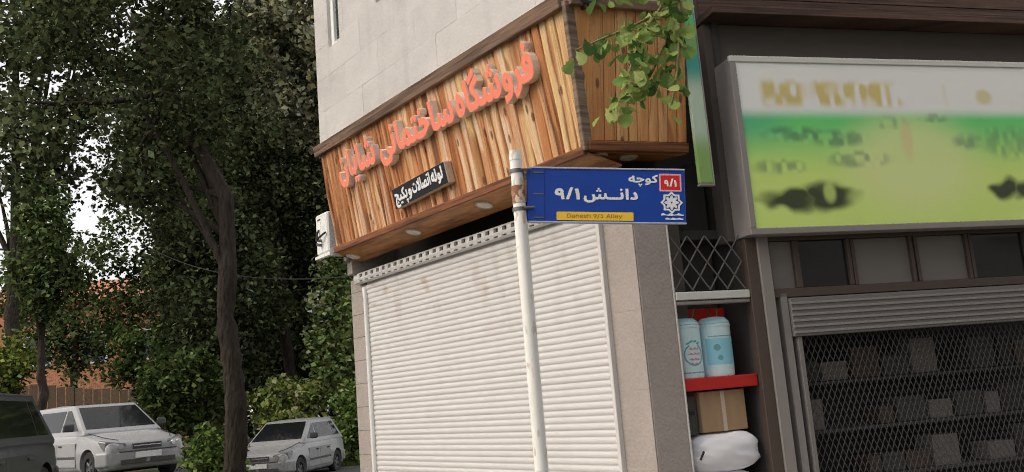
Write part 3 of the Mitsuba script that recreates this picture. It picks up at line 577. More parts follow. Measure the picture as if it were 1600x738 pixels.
# municipal emblem: eight-pointed rosette with a cut-out heart, two wavy lines below
cx, cy = U(1043.5, 315); R0 = .048
star = unary_union([affinity.rotate(sbox(-R0 * .74, -R0 * .74, R0 * .74, R0 * .74), q) for q in (0, 45)]).buffer(.004).buffer(-.004)
pet = lambda q, l, w_, d: affinity.rotate(affinity.translate(affinity.scale(Point(0, 0).buffer(R0), l, w_), d * R0, 0), q, origin=(0, 0))
inner = star.buffer(-R0 * .16)
rose = unary_union([pet(q, .30, .15, .38) for q in range(0, 360, 45)] + [Point(0, 0).buffer(R0 * .26)])
em = star.difference(inner.difference(rose)).difference(Point(0, 0).buffer(R0 * .09))
decal([affinity.translate(g, cx, cy) for g in getattr(em, 'geoms', [em])], 'emblem', 'sign_white')
for py, x0p, x1p, amp in ((334.5, 1026, 1062, .0035), (341, 1033, 1061, .002)):
    xs = np.linspace(0, 1, 24); ax, ay = U(x0p, py); bx_, _ = U(x1p, py)
    up_ = [(ax + (bx_ - ax) * t, ay + .004 + amp * math.sin(t * 18)) for t in xs]; dn = [(ax + (bx_ - ax) * t, ay - .003 + amp * .4 * math.sin(t * 11)) for t in xs[::-1]]
    decal([Polygon(up_ + dn).buffer(0)], 'small_line', 'sign_white')

# ================================================================ neighbouring shop on the side street
mat('frame_brown', (.085, .06, .05), .6)
mat('frame_grey', (.27, .245, .235), .55)
mat('panel_grey', (.21, .19, .18), .6)
mat('mesh_grey', (.20, .192, .19), .55, .2)
mat('lattice_dark', (.15, .14, .135), .6, .2)
mat('grille_dark', (.075, .072, .07), .6, .2)
mat('interior_dark', (.05, .046, .044), .9)
mat('interior_grey', (.075, .072, .07), .8)
mat('canopy_brown', trim_fn((.11, .066, .05), (.06, .038, .03)), .7, spec=.2)
mat('frame_cream', (.62, .62, .58), .5)
mat('shelf_red', (.52, .02, .015), .45)
mat('can_plastic', (.60, .78, .82), .3, spec=.5)
mat('can_lid', (.50, .73, .80), .35)
mat('print_teal', (.16, .36, .40), .5)
mat('print_pink', (.62, .24, .28), .5)
mat('can_blue', (.28, .60, .72), .5)
def card(p, n, uv): return mi.Color3f(.36, .235, .135) * (.85 + .3 * fbm(p.x * 20, p.y * 20, p.z * 4, 3))
mat('cardboard', proc(card), .85)
mat('sack_white', (.80, .79, .82), .7)
NS = thing('neighbour_shop', 'dark shop front beside the corner shop with grey posts and a closed grille', 'building')
def q(*a, c=.005): return xf(cbox(*a, c), M3 if a[1] > 1.12 else M2)
part(NS, 'back_wall', q(.34, 5.6, 1.6, 1.7, 0, 5.2), 'interior_dark')
part(NS, 'wall_above', q(1.02, 8.0, .10, .30, 2.80, 4.896), 'render_dark')
part(NS, 'party_wall', q(1.10, 1.16, .06, 1.6, 0, 5.0), 'interior_dark')
part(NS, 'floor', q(.34, 5.6, .0, 1.6, .05, .12), 'interior_grey')
part(NS, 'ceiling', q(.34, 5.6, .30, 1.6, 2.86, 2.95), 'interior_dark')
part(NS, 'post', q(1.105, 1.215, -.03, .09, .1, 2.82), 'frame_brown')
part(NS, 'post', q(1.218, 1.33, -.05, .09, .1, 2.82), 'frame_grey')
part(NS, 'post', q(1.40, 1.47, -.02, .08, .1, 2.30), 'frame_grey')
part(NS, 'post', q(1.515, 1.56, -.03, .08, .1, 1.90), 'panel_grey')
part(NS, 'post', q(5.0, 5.2, -.03, .08, .1, 2.82), 'frame_grey')
part(NS, 'lintel', q(1.335, 5.0, -.02, .08, 2.255, 2.335), 'frame_brown')
part(NS, 'lintel', q(1.335, 5.0, -.02, .08, 2.775, 2.86), 'frame_brown')
for (a, b, m_) in ((1.36, 1.60, 'panel_grey'), (1.66, 2.17, 'glass_dark'), (2.25, 2.86, 'panel_grey'), (2.95, 3.5, 'panel_grey'), (3.58, 4.2, 'glass_dark'), (4.28, 4.95, 'panel_grey')):
    k = part(NS, 'transom_window' if m_ == 'glass_dark' else 'transom_panel', q(a, b, .03, .045, 2.34, 2.77, c=.002), m_)
    for e_ in (a - .035, b): part(k, 'frame', q(e_, e_ + .035, -.01, .06, 2.337, 2.773), 'frame_brown')
part(NS, 'grille_housing', q(1.475, 4.99, -.05, .12, 1.90, 2.245), 'mesh_grey')
for i in range(6):
    part(NS, 'housing_rib', q(1.48, 4.985, -.062, -.0505, 1.925 + i * .052, 1.945 + i * .052, c=.002), 'frame_grey')
# closed diamond grille
bars = []
H0, H1 = .1, 1.895
for sgn in (1, -1):
    xs0 = np.arange(1.56 - 1.9, 5.0 + 1.9, .06)
    for x_ in xs0:
        a_, b_ = np.array([x_, H0]), np.array([x_ + sgn * .9, H1])
        d = b_ - a_
        ts = sorted([(1.56 - x_) / d[0], (4.99 - x_) / d[0]]); t0, t1 = max(0, ts[0]), min(1, ts[1])
        if t1 - t0 < .01: continue
        p_, q_ = a_ + d * t0, a_ + d * t1
        bars.append(tube([(p_[0], .02 + .006 * sgn, p_[1]), (q_[0], .02 + .006 * sgn, q_[1])], .0045, 4, False))
part(NS, 'grille', xf(join(bars), M3), 'grille_dark', kind='stuff', label='fine diamond mesh of the closed grille')
part(NS, 'window_back', q(1.56, 5.0, .90, .94, .1, 2.80), 'interior_dark')
for z_ in (.55, 1.0, 1.45):
    part(NS, 'stock_shelf', q(1.7, 4.9, .42, .80, z_, z_ + .03), 'interior_grey')
    x_ = 1.75
    while x_ < 4.7:
        w_ = float(rng.uniform(.12, .34)); h_ = float(rng.uniform(.16, .36))
        if rng.uniform() < .8: part(NS, 'stock_box', q(x_, x_ + w_, .46, .72, z_ + .031, z_ + .031 + h_), ['interior_grey', 'interior_dark', 'frame_brown', 'panel_grey'][int(rng.integers(4))])
        x_ += w_ + float(rng.uniform(.01, .08))
# canopy with boards
part(NS, 'upper_wall', q(1.02, 8.0, .16, .34, 4.978, 8.2), 'render_dark')
for i in range(11):
    part(NS, 'cladding_board', q(1.02, 8.0, .128, .1585, 4.98 + i * .205, 4.98 + i * .205 + .20), 'canopy_brown')
part(NS, 'ledge', q(1.0, 8.0, -.16, .30, 4.90, 4.972), 'canopy_brown')
# open lattice gate over the bay
lat = []
for i in range(4):
    x_ = .36 + i * .18
    for j in range(2):
        z_ = 2.36 + j * .24
        for sg in (1, -1):
            p0 = (x_, .02 + .006 * sg, z_ if sg > 0 else z_ + .24); p1 = (x_ + .18, .02 + .006 * sg, z_ + .24 if sg > 0 else z_)
            lat.append(tube([p0, p1], .007, 5, False))
part(NS, 'lattice_gate', xf(join(lat), M2), 'lattice_dark', label='folded lattice gate above the shelf bay', kind='stuff')
part(NS, 'gate_rail', q(.345, 1.10, -.02, .05, 2.275, 2.345), 'frame_cream')
part(NS, 'gate_rail', q(.345, 1.10, -.01, .05, 2.235, 2.265), 'frame_grey')
part(NS, 'bay_back', q(.345, 1.10, .50, .52, .1, 5.0), 'interior_dark')
# shelf and its goods
SHF = thing('red_shelf', 'red painted shelf board carrying two pale blue canisters', 'shelf')
part(SHF, 'board', q(.345, 1.095, .02, .40, 1.50, 1.605), 'shelf_red')
part(SHF, 'back_panel', q(.345, 1.095, .40, .42, 1.61, 2.23), 'shelf_red')
for kk, (qx, lab) in enumerate(((.50, 'pale blue plastic canister with a wreath print, left one on the red shelf'), (.815, 'pale blue plastic canister with a blue band print, right one on the red shelf'))):
    c_ = thing('plastic_canister', lab, 'canister', None)
    MC = M2 @ trans(qx, .19, 1.607)
    R = .142
    part(c_, 'body', xf(lathe([[0, 0], [R * .95, 0], [R, .012], [R, .43], [R * 1.03, .435], [R * 1.03, .455], [R * .98, .46], [0, .46]], 40), MC), 'can_plastic', 40)
    part(c_, 'lid', xf(lathe([[0, .462], [R * 1.0, .462], [R * 1.0, .475], [R * .75, .515], [R * .3, .525], [0, .525]], 40), MC), 'can_lid', 40)
    def wrap(poly, m_, nm, h=.0015):
        e = extrude(poly, h); e = e.subdivide_to_size(.015)
        v = np.array(e.vertices); th = v[:, 0] / R - math.pi / 2; rr = R + .0006 + v[:, 2]
        e.vertices = np.stack([rr * np.cos(th), rr * np.sin(th), v[:, 1]], 1)
        part(c_, nm, xf(e, MC), m_)
    if kk == 0:
        wr = Point(0, .20).buffer(.095).difference(Point(0, .20).buffer(.082)).difference(sbox(-.04, .26, .04, .32))
        wrap(wr, 'print_teal', 'wreath_print')
        wrap(unary_union([affinity.translate(affinity.rotate(affinity.scale(Point(0, 0).buffer(.02, 6), 1, .45), 20), dx, dz) for dx, dz in ((-.05, .30), (-.02, .315), (.02, .315), (.05, .30))]), 'print_teal', 'leaf_print')
        for zz, w_ in ((.25, .045), (.205, .06), (.16, .05), (.12, .035)):
            xs = np.linspace(-w_, w_, 18); amp = .006
            wrap(Polygon([(x_, zz + .007 + amp * math.sin(x_ * 160)) for x_ in xs] + [(x_, zz - .005 + amp * .5 * math.sin(x_ * 110 + 1)) for x_ in xs[::-1]]).buffer(0), 'print_pink', 'script_print')
        xs = np.linspace(-.11, .11, 24); wrap(Polygon([(x_, .052 + .003 * math.sin(x_ * 200)) for x_ in xs] + [(x_, .042) for x_ in xs[::-1]]), 'print_teal', 'script_print')
    else:
        wrap(sbox(-.17, .10, .17, .33), 'can_blue', 'band_print')
        wrap(unary_union([Point(-.07, .25).buffer(.03), Point(-.05, .16).buffer(.022), sbox(-.14, .345, .1, .352)]), 'print_teal', 'mark_print', .003)
PL = thing('potted_leaves', 'green leaves behind the canisters at the top of the red shelf', 'plant')
for i in range(9):
    b0 = np.array([.42 + .07 * i, .37, 2.10]); e0 = b0 + [rng.uniform(-.07, .05), -.05, rng.uniform(.06, .15)]
    mid = (b0 + e0) / 2; w_ = np.array([.012, 0, .006])
    v = np.array([b0, mid - w_, e0, mid + w_, mid + [0, -.01, 0]]); part(PL, 'leaf', xf(trimesh.Trimesh(v, [[0, 1, 4], [1, 2, 4], [2, 3, 4], [3, 0, 4]], process=False), M2), NEARLEAF[i % 4])
bx_ = thing('cardboard_box', 'brown cardboard box below the red shelf, on the white sacks', 'box')
part(bx_, 'carton', q(.52, .98, .08, .40, 1.14, 1.485), 'cardboard'); part(bx_, 'tape', q(.73, .77, .077, .0795, 1.14, 1.48, c=.001), 'box_beige')
cr = thing('dark_crate', 'black crate beside the cardboard box below the red shelf', 'crate')
part(cr, 'shell', q(.352, .49, .10, .40, 1.13, 1.46), 'car_trim')
part(cr, 'slot', q(.37, .47, .094, .0995, 1.30, 1.33, c=.001), 'rubber')
def sack(x0, x1, y0, y1, z0, z1, seed):
    m = trimesh.creation.box((1, 1, 1)).subdivide_loop(0) if False else trimesh.creation.box((1, 1, 1))
    for _ in range(4): m = m.subdivide()
    v = np.array(m.vertices) * 2
    r = (np.abs(v) ** 3.2).sum(1) ** (1 / 3.2); v = v / r[:, None]
    v = v * (1 + .10 * (meshkit.fbm(v * 2.3 + seed, 3) - .5)[:, None] * 2)
    v = v * np.array([(x1 - x0) / 2, (y1 - y0) / 2, (z1 - z0) / 2]) + np.array([(x0 + x1) / 2, (y0 + y1) / 2, (z0 + z1) / 2])
    m.vertices = v; return xf(m, M2)
for i, (a, lab) in enumerate((((.37, 1.08, -.02, .46, .80, 1.13), 'white woven sack on top of the sack pile under the cardboard box'), ((.36, 1.07, -.03, .47, .46, .80), 'white woven sack in the middle of the sack pile'), ((.36, 1.08, -.04, .47, .115, .46), 'white woven sack at the bottom of the sack pile'))):
    k = thing('white_sack', lab, 'sack'); part(k, 'body', sack(*a, 3.1 * i), 'sack_white', True)
    part(k, 'tie', xf(tube([(a[0] + .03, a[2] - .0, a[4] + .13), (a[0] + .06, a[2] - .02, a[4] + .2)], .01, 6), M2), 'rubber')

# printed sign board
SQ0, SQ1, SZ0, SZ1 = 1.13, 5.35, 2.86, 4.40
def blob(x, z, cx, cz, rx, rz): return 1 - smoothstep(.55, 1.45, dr.sqrt(dr.square((x - cx) / rx) + dr.square((z - cz) / rz)))
def printed(p, n, uv):
    x = (P3(p) - SQ0) / 3.12; z = (SZ1 - p.z) / (SZ1 - SZ0)        # x right, z down, 0..1
    c = mix((.90, .90, .87), (.90, .90, .87), 0)
    gcol = mix((.15, .70, .20), (.68, .88, .24), smoothstep(.33, .72, z))
    gcol = mix(gcol, (.10, .50, .30), smoothstep(.20, .0, x) * (1 - smoothstep(.3, .6, z)) * .8)
    gcol = mix(gcol, (.80, .88, .40), blob(x, z, .56, .62, .22, .30) * .8)
    c = mix(c, gcol, smoothstep(.27, .36, z))
    ty = blob(x * 0, z, 0, .19, 1, .075) * smoothstep(.06, .09, x) * (1 - smoothstep(.70, .73, x)) * smoothstep(.12, .75, noise(x * 55, z * 12, 2.)) * smoothstep(.15, .5, noise(x * 13, z * 0, 6.))
    c = mix(c, (.66, .50, .05), ty * .8)
    c = mix(c, (.68, .60, .20), blob(x, z, .86, .2, .03, .05) * .7)
    for (cx, cz, rx, rz, k) in ((.16, .44, .09, .045, .6), (.31, .47, .09, .05, .6), (.37, .60, .10, .05, .5), (.10, .64, .08, .045, .5), (.77, .49, .05, .05, .5), (.92, .50, .09, .10, .4), (.50, .37, .06, .04, .4), (.66, .34, .05, .03, .4)):
        kk = blob(x, z, cx, cz, rx, rz) * smoothstep(.1, .8, noise(x * 60, z * 22, 3.)) 
        c = mix(c, (.07, .17, .13), kk * k)
    wx = x + .03 * (noise(x * 30, z * 24, 5.) - .5); wz = z + .07 * (noise(x * 22, z * 16, 8.) - .5)
    dk = dr.maximum(dr.maximum(blob(wx, wz, .12, .83, .09, .06), blob(wx, wz, .25, .81, .09, .075)), dr.maximum(blob(wx, wz, .88, .81, .06, .06), blob(wx, wz, .97, .83, .06, .06)))
    dk = dk * (1 - .7 * blob(x, z, .255, .80, .02, .06))
    c = mix(c, (.02, .03, .02), dk * .95)
    c = mix(c, (.80, .60, .30), blob(x, z, .55, .48, .02, .12) * .5)
    return c
mat('banner_print', proc(printed), .45)
GS = thing('green_shop_sign', 'wide green and white printed shop sign with yellow lettering above the dark shop front', 'sign')
part(GS, 'box', q(SQ0 - .05, SQ1 + .05, -.20, .09, SZ0 - .05, SZ1 + .05), 'frame_grey')
part(GS, 'print_face', q(SQ0, SQ1, -.212, -.2005, SZ0, SZ1, c=.002), 'banner_print')
for a in ((SQ0 - .06, SQ1 + .06, SZ1, SZ1 + .06), (SQ0 - .06, SQ1 + .06, SZ0 - .06, SZ0), (SQ0 - .06, SQ0, SZ0, SZ1), (SQ1, SQ1 + .06, SZ0, SZ1)):
    part(GS, 'frame', q(a[0], a[1], -.225, -.19, a[2] + .001, a[3] - .001), 'frame_cream' if a[1] - a[0] > 1 and a[2] > 4 else 'frame_grey')
def bladefn(p, n, uv):
    z = p.z
    c = mix((.25, .42, .12), (.10, .52, .20), smoothstep(4.4, 4.9, z)); c = mix(c, (.05, .36, .28), blob(z, z * 0, 4.35, 0, .16, 1.))
    c = mix(c, (.50, .62, .48), blob(z, z * 0, 3.95, 0, .28, 1.)); return c
mat('blade_print', proc(bladefn), .45)
BL = thing('narrow_green_sign', 'tall narrow green sign board hanging beside the timber fascia', 'sign')
part(BL, 'board', xf(cbox(.625, .765, -.16, -.12, 3.28, 5.0), M2), 'blade_print')
part(BL, 'rim', xf(join(cbox(.765, .777, -.165, -.115, 3.275, 5.01), cbox(.62, .777, -.165, -.115, 3.255, 3.275)), M2), 'frame_grey')
part(BL, 'bracket', xf(join(cbox(.69, .72, -.12, 1.75, 3.5, 3.53), cbox(.69, .72, -.12, 1.75, 4.7, 4.73)), M2), 'steel_dark')

# ================================================================ parked cars
mat('rim_grey', (.10, .10, .10), .4, .5)
def car(key, label, x, y, z, head, paint, L=3.75, W=1.58, H=1.42, group=None, tall=0.0, plate=True):
    c_ = thing(key, label, 'car', group)
    yaw = math.atan2(head[1], head[0]); M = trans(x, y, z) @ rotm([0, 0, 1], math.degrees(yaw))
    w = W / 2; f, b = L / 2, -L / 2; belt = .88 + tall * .6
    def sec(xx, hw, zb, zt, zc=None):
        zc = zt + .025 if zc is None else zc
        return [(xx, sg * a, zz) for sg in (1, -1) for a, zz in ((hw * .93, zb), (hw * .985, zb + .10), (hw, (zb + zt) / 2 + .02), (hw * .965, zt - .07), (hw * .90, zt - .005), (hw * .55, zc))]
    secs = [sec(f, w * .80, .30, .62 + tall * .3), sec(f - .06, w * .90, .22, .70 + tall * .4), sec(f - .30, w * .975, .20, .76 + tall * .5), sec(f - .75, w, .20, .83 + tall * .55), sec(f - 1.12, w, .20, belt + .02),
            sec(-.2, w, .20, belt + .03), sec(b + .55, w, .20, belt + .02), sec(b + .15, w * .975, .22, belt), sec(b + .03, w * .92, .26, belt - .05), sec(b, w * .86, .32, belt - .15)]
    man = m3.Manifold.batch_boolean([to_man(hull(secs[i] + secs[i + 1])) for i in range(len(secs) - 1)], m3.OpType.Add)
    man = man.refine_to_length(.06)
    tm = from_man(man); trimesh.smoothing.filter_taubin(tm, lamb=.5, nu=.52, iterations=24); man = to_man(tm)
    ax = (f - .68, b + .66); rw = .285 + tall * .1
    cutters = []
    for a_ in ax:
        cy = m3.Manifold.cylinder(W + .4, rw + .055, rw + .055, 40, True).rotate([90, 0, 0]).translate([a_, 0, rw])
        for sg in (1, -1): cutters.append(cy ^ m3.Manifold.cube([2, .24, 2], True).translate([a_, sg * (w - .10), .3]))
    man = man - m3.Manifold.batch_boolean(cutters, m3.OpType.Add)
    part(c_, 'body', xf(from_man(man), M), paint, 48)
    r = .065
    rz = H - r; bw, tw = w * .93 - r, w * .755 - r
    fx, rx = f - 1.02, b + .12
    tf, tr_ = f - 1.78, b + .52
    pts = [(fx, s * bw, belt) for s in (1, -1)] + [(rx, s * bw, belt) for s in (1, -1)] + [(tf, s * tw, rz) for s in (1, -1)] + [(tr_, s * tw, rz) for s in (1, -1)] + [((tf + tr_) / 2, s * tw * .8, rz + .03) for s in (1, -1)]
    part(c_, 'cabin', xf(hull(pts, r, 20), M), paint, 40)
    def on_side(poly, sg, off):
        """(x,z) outline on the leaning cabin side"""
        d = np.array([0, tw - bw, rz - belt]); d /= np.linalg.norm(d); nn = np.array([0, d[2], -d[1]])
        out = []
        for x_, z_ in poly:
            t = (z_ - belt) / (rz - belt); out.append((x_, sg * (bw + (tw - bw) * t + nn[1] * (r + off)), z_ + nn[2] * (r + off)))
        return out
    def slab(polyfn, poly, sg, nm, m_, o0=.001, o1=.006):
        A_, B_ = polyfn(poly, sg, o0), polyfn(poly, sg, o1); return part(c_, nm, xf(hull(A_ + B_), M), m_)
    zl, zh = belt + .07, rz - .045
    def xi(xa, xb, z_): return xa + (xb - xa) * (z_ - belt) / (rz - belt)
    for sg in (1, -1):
        fr0, fr1 = xi(fx, tf, zl) - .10, xi(fx, tf, zh) - .10
        pb = .02
        slab(on_side, [(fr0, zl), (fr1, zh), (pb + .06, zh), (pb + .02, zl)], sg, 'front_side_window', 'car_glass')
        q0 = xi(rx, tr_, zl) + .60; q1 = xi(rx, tr_, zh) + .36
        slab(on_side, [(pb - .05, zl), (pb - .01, zh), (q1, zh), (q0, zl)], sg, 'rear_side_window', 'car_glass')
        slab(on_side, [(q0 - .05, zl), (q1 - .05, zh), (xi(rx, tr_, zh) + .12, zh), (xi(rx, tr_, zl) + .14, zl)], sg, 'quarter_window', 'car_glass')
        yb = w
        for (xa, xb, nm) in ((f - 1.18, .01, 'front_door'), (-.01, b + 1.16, 'rear_door')):
            dm = part(c_, nm, xf(cbox(min(xa, xb), max(xa, xb), sg * yb - .010, sg * yb + .005, .30, belt - .13, .006), M), paint)
            hx = min(xa, xb) + .12
            part(dm, 'handle', xf(cbox(hx, hx + .13, sg * yb + (.004 if sg > 0 else -.03), sg * yb + (.03 if sg > 0 else -.004), belt - .20, belt - .165, .008), M), 'car_trim')
            part(dm, 'trim_strip', xf(cbox(min(xa, xb) + .01, max(xa, xb) - .01, sg * yb + (.004 if sg > 0 else -.016), sg * yb + (.016 if sg > 0 else -.004), .45, .50, .004), M), 'car_trim')
        mx = fr0 - .04
        part(c_, 'mirror', xf(hull([(mx, sg * (w + .02), belt + .12), (mx - .02, sg * (w + .15), belt + .12), (mx, sg * (w + .02), belt + .20), (mx - .02, sg * (w + .15), belt + .19)], .035, 10), M), 'car_trim', 40)
        hl = part(c_, 'headlight', xf(hull([(f - .03, sg * w * .47, .565), (f - .03, sg * w * .50, .665), (f - .13, sg * w * .86, .71), (f - .13, sg * w * .88, .575), (f - .27, sg * w * .92, .735)], .03, 12), M), 'lamp_glass', 40)
        for (fx_, fy_, rr_) in ((f + .006, .60, .048), (f - .05, .76, .055)):
            part(hl, 'reflector', xf(lathe([[0, .0], [rr_ * .7, .006], [rr_, .016], [rr_, .026], [0, .026]], 16), M @ trans(fx_ - .006, sg * w * fy_, .635) @ rotm([0, 1, 0], 90) @ rotm([1, 0, 0], -sg * 22)), 'chrome', 40)
        part(c_, 'bonnet_seam', xf(tube([(f - .10, sg * w * .60, .752), (f - .35, sg * w * .74, .80), (f - .75, sg * w * .80, .872), (f - 1.02, sg * w * .82, .915)], .008, 6), M), 'rubber')
        part(c_, 'tail_light', xf(hull([(b + .035, sg * w * .80, belt - .30), (b + .035, sg * w * .80, belt - .12), (b + .10, sg * w * .91, belt - .30), (b + .12, sg * w * .91, belt - .10)], .025, 10), M), 'tail_red', 40)
    def slope(xb_, xt_, sgn, off):
        d = np.array([xt_ - xb_, rz - belt]); d /= np.linalg.norm(d); nn = np.array([d[1], -d[0]]) * sgn
        return lambda t, k: (xb_ + (xt_ - xb_) * t + nn[0] * (r + off), k * (bw + (tw - bw) * t - .015), belt + (rz - belt) * t + nn[1] * (r + off))
    for nm, xb_, xt_, sgn in (('windscreen', fx, tf, 1), ('rear_window', rx, tr_, -1)):
        P_ = []
        for off in (.001, .006):
            g_ = slope(xb_, xt_, sgn, off); P_ += [g_(.10, 1), g_(.10, -1), g_(.92, 1), g_(.92, -1)]
        part(c_, nm, xf(hull(P_), M), 'car_glass')
    gk = part(c_, 'grille', xf(hull([(f + .020, s * .27, zz) for s in (1, -1) for zz in (.575, .665)] + [(f - .05, s * .30, zz) for s in (1, -1) for zz in (.56, .675)]), M), 'car_trim')
    part(gk, 'bar', xf(cbox(f + .018, f + .032, -.26, .26, .612, .630, .004), M), 'chrome')
    part(c_, 'wiper_cowl', xf(hull([(f - 1.0, s * w * .72, .925) for s in (1, -1)] + [(f - 1.10, s * w * .74, .955) for s in (1, -1)], .012, 8), M), 'car_trim')
    part(c_, 'bumper_strip', xf(cbox(f + .045, f + .060, -w * .66, w * .66, .520, .548, .004), M), 'car_trim')
    part(c_, 'bumper', xf(hull([(f - .015, s * w * .55, zz) for s in (1, -1) for zz in (.35, .48)] + [(f - .03, s * w * .40, zz) for s in (1, -1) for zz in (.35, .48)] + [(f - .08, s * w * .86, zz) for s in (1, -1) for zz in (.33, .50)] + [(f - .26, s * w * .965, zz) for s in (1, -1) for zz in (.32, .50)], .055, 20), M), paint, 60)
    part(c_, 'rear_bumper', xf(hull([(b - .02, s * w * .74, zz) for s in (1, -1) for zz in (.34, .50)] + [(b + .2, s * w * .96, zz) for s in (1, -1) for zz in (.33, .51)], .05, 20), M), paint, 60)
    for s in (1, -1): part(c_, 'air_intake', xf(cbox(f + .04, f + .060, s * .28 - .24, s * .28 + .24, .315, .392, .004), M), 'car_trim')
    part(c_, 'number_plate', xf(cbox(f + .05, f + .066, -.25, .25, .405, .51, .003), M), 'plate_white')
    part(c_, 'rear_plate', xf(cbox(b - .016, b + .004, -.25, .25, .60, .71, .003), M), 'plate_white')
    part(c_, 'underside', xf(cbox(b + .35, f - .35, -w * .8, w * .8, .16, .30, .02), M), 'rubber')
    ty = [[rw * .60, -.08], [rw * .93, -.085], [rw, -.06], [rw, .06], [rw * .93, .085], [rw * .60, .08], [rw * .58, 0], [rw * .60, -.08]]
    for a_ in ax:
        for sg in (1, -1):
            Mw = M @ trans(a_, sg * (w - .11), rw) @ rotm([1, 0, 0], -90 * sg)
            wh = part(c_, 'wheel', xf(lathe(ty, 36), Mw), 'rubber', 35, label=None)
            disc = [lathe([[0, .055], [rw * .18, .06], [rw * .20, .045], [rw * .5, .02], [rw * .6, .055], [rw * .62, .06], [rw * .62, .02], [0, .0]], 36)]
            for t in range(5):
                disc.append(xf(cbox(rw * .15, rw * .58, -.028, .028, .02, .062, .01), rotm([0, 0, 1], t * 72)))
            part(wh, 'rim', xf(join(disc), Mw), 'rim_grey', 35)
    return c_
car('parked_hatchback', 'small white hatchback parked on the street left of the corner shop, front facing us', -5.98, 23.5, -.03, (-.16, -1.0), 'car_white')
gx, gy = -8.62, 18.8
car('white_estate_car', 'white car parked by the brown board fence at the far left, seen half side on', gx, gy, float(ground_h(gx, gy)) - .02, (.74, -.67), 'car_white_b', L=4.1, W=1.66, H=1.46)
gx, gy = -6.75, 10.4
car('dark_car', 'dark car at the bottom left corner, only its top in view', gx, gy, float(ground_h(gx, gy)) - .02, (.2, -1.0), 'car_dark', L=4.3, W=1.72, H=1.5)

# ================================================================ board fence and the brick house behind
def fencefn(p, n, uv): return mi.Color3f(.17, .115, .075) * (.6 + .8 * fbm(p.x * 14, p.y * 3, p.z * 1.2, 3))
mat('fence_wood', proc(fencefn), .8)
FN = thing('board_fence', 'brown upright board fence behind the white car at the far left', 'fence')
p0, p1 = np.array([-16.5, 25.0]), np.array([-10.6, 26.6])
n_ = 26; dv = (p1 - p0) / n_; ud = dv / np.linalg.norm(dv)
for i in range(n_):
    a_ = p0 + dv * i; zz = ground_h(*a_); top = 3.25 - .028 * i + float(rng.uniform(-.03, .03))
    Mq = frame([a_[0], a_[1], float(zz)], [ud[0], ud[1], 0], [-ud[1], ud[0], 0], [0, 0, 1])
    part(FN, 'board', xf(cbox(.01, np.linalg.norm(dv) - .01, -.012, .012, 0, top - float(zz), .004), Mq), 'fence_wood')
Mq = frame([p0[0], p0[1], 0], [ud[0], ud[1], 0], [-ud[1], ud[0], 0], [0, 0, 1]); LF = np.linalg.norm(p1 - p0)
for zz in (1.1, 2.1): part(FN, 'rail', xf(cbox(0, LF, .014, .06, zz, zz + .09), Mq), 'fence_wood')
def brick(p, n, uv):
    row = dr.floor(p.z / .075); u = (p.x + p.y) / .22 + .5 * (row - 2 * dr.floor(row / 2)); fu, fz = u - dr.floor(u), p.z / .075 - row
    m_ = smoothstep(.0, .05, fu) * smoothstep(.0, .12, fz)
    return mix((.45, .38, .32), mi.Color3f(.55, .23, .12) * (.75 + .5 * cell_rand(dr.floor(u), row)), m_)
mat('far_brick', proc(brick), .85)
mat('far_roof', (.42, .17, .10), .8)
HS = thing('brick_house', 'orange brick house glimpsed between the trees at the left', 'house')
MH = trans(-22.5, 50, 0) @ rotm([0, 0, 1], 12)
part(HS, 'wall', xf(cbox(-4.5, 4.5, -4, 4, 0, 8.0, .02), MH), 'far_brick')
rf = part(HS, 'roof', xf(hull([(-4.9, -4.4, 8.003), (4.9, -4.4, 8.003), (-4.9, 4.4, 8.003), (4.9, 4.4, 8.003), (-4.9, 0, 9.6), (4.9, 0, 9.6)]), MH), 'far_roof')
part(rf, 'chimney', xf(cbox(1.8, 2.5, .6, 1.2, 8.6, 10.4, .02), MH), 'far_brick')
for x_ in (-2.9, -.3, 2.3):
    for z_ in (1.2, 4.9):
        k = part(HS, 'window', xf(cbox(x_, x_ + 1.1, -4.03, -4.003, z_, z_ + 1.4), MH), 'glass_dark')
        part(k, 'frame', xf(join(cbox(x_ - .1, x_, -4.06, -4.002, z_ - .1, z_ + 1.5), cbox(x_ + 1.1, x_ + 1.2, -4.06, -4.002, z_ - .1, z_ + 1.5), cbox(x_, x_ + 1.1, -4.06, -4.002, z_ + 1.4, z_ + 1.5), cbox(x_, x_ + 1.1, -4.08, -4.002, z_ - .1, z_)), MH), 'sign_white')

# ================================================================ house across the side street, behind the camera
OB = thing('opposite_house', 'three storey stone house across the side street, outside the picture', 'building')
part(OB, 'wall', q(-1.5, 24, -17, -10.2, 0, 10.5, c=.02), 'stone_left')
for i in range(7):
    for z_ in (1.0, 4.4, 7.8):
        k = part(OB, 'window', q(i * 3.4, i * 3.4 + 1.5, -10.197, -10.17, z_, z_ + 1.8), 'glass_dark'); part(k, 'sill', q(i * 3.4 - .1, i * 3.4 + 1.6, -10.197, -10.06, z_ - .09, z_ - .005), 'stone_light')
part(OB, 'parapet', q(-1.6, 24.1, -17.1, -10.1, 10.503, 10.9), 'stone_light')

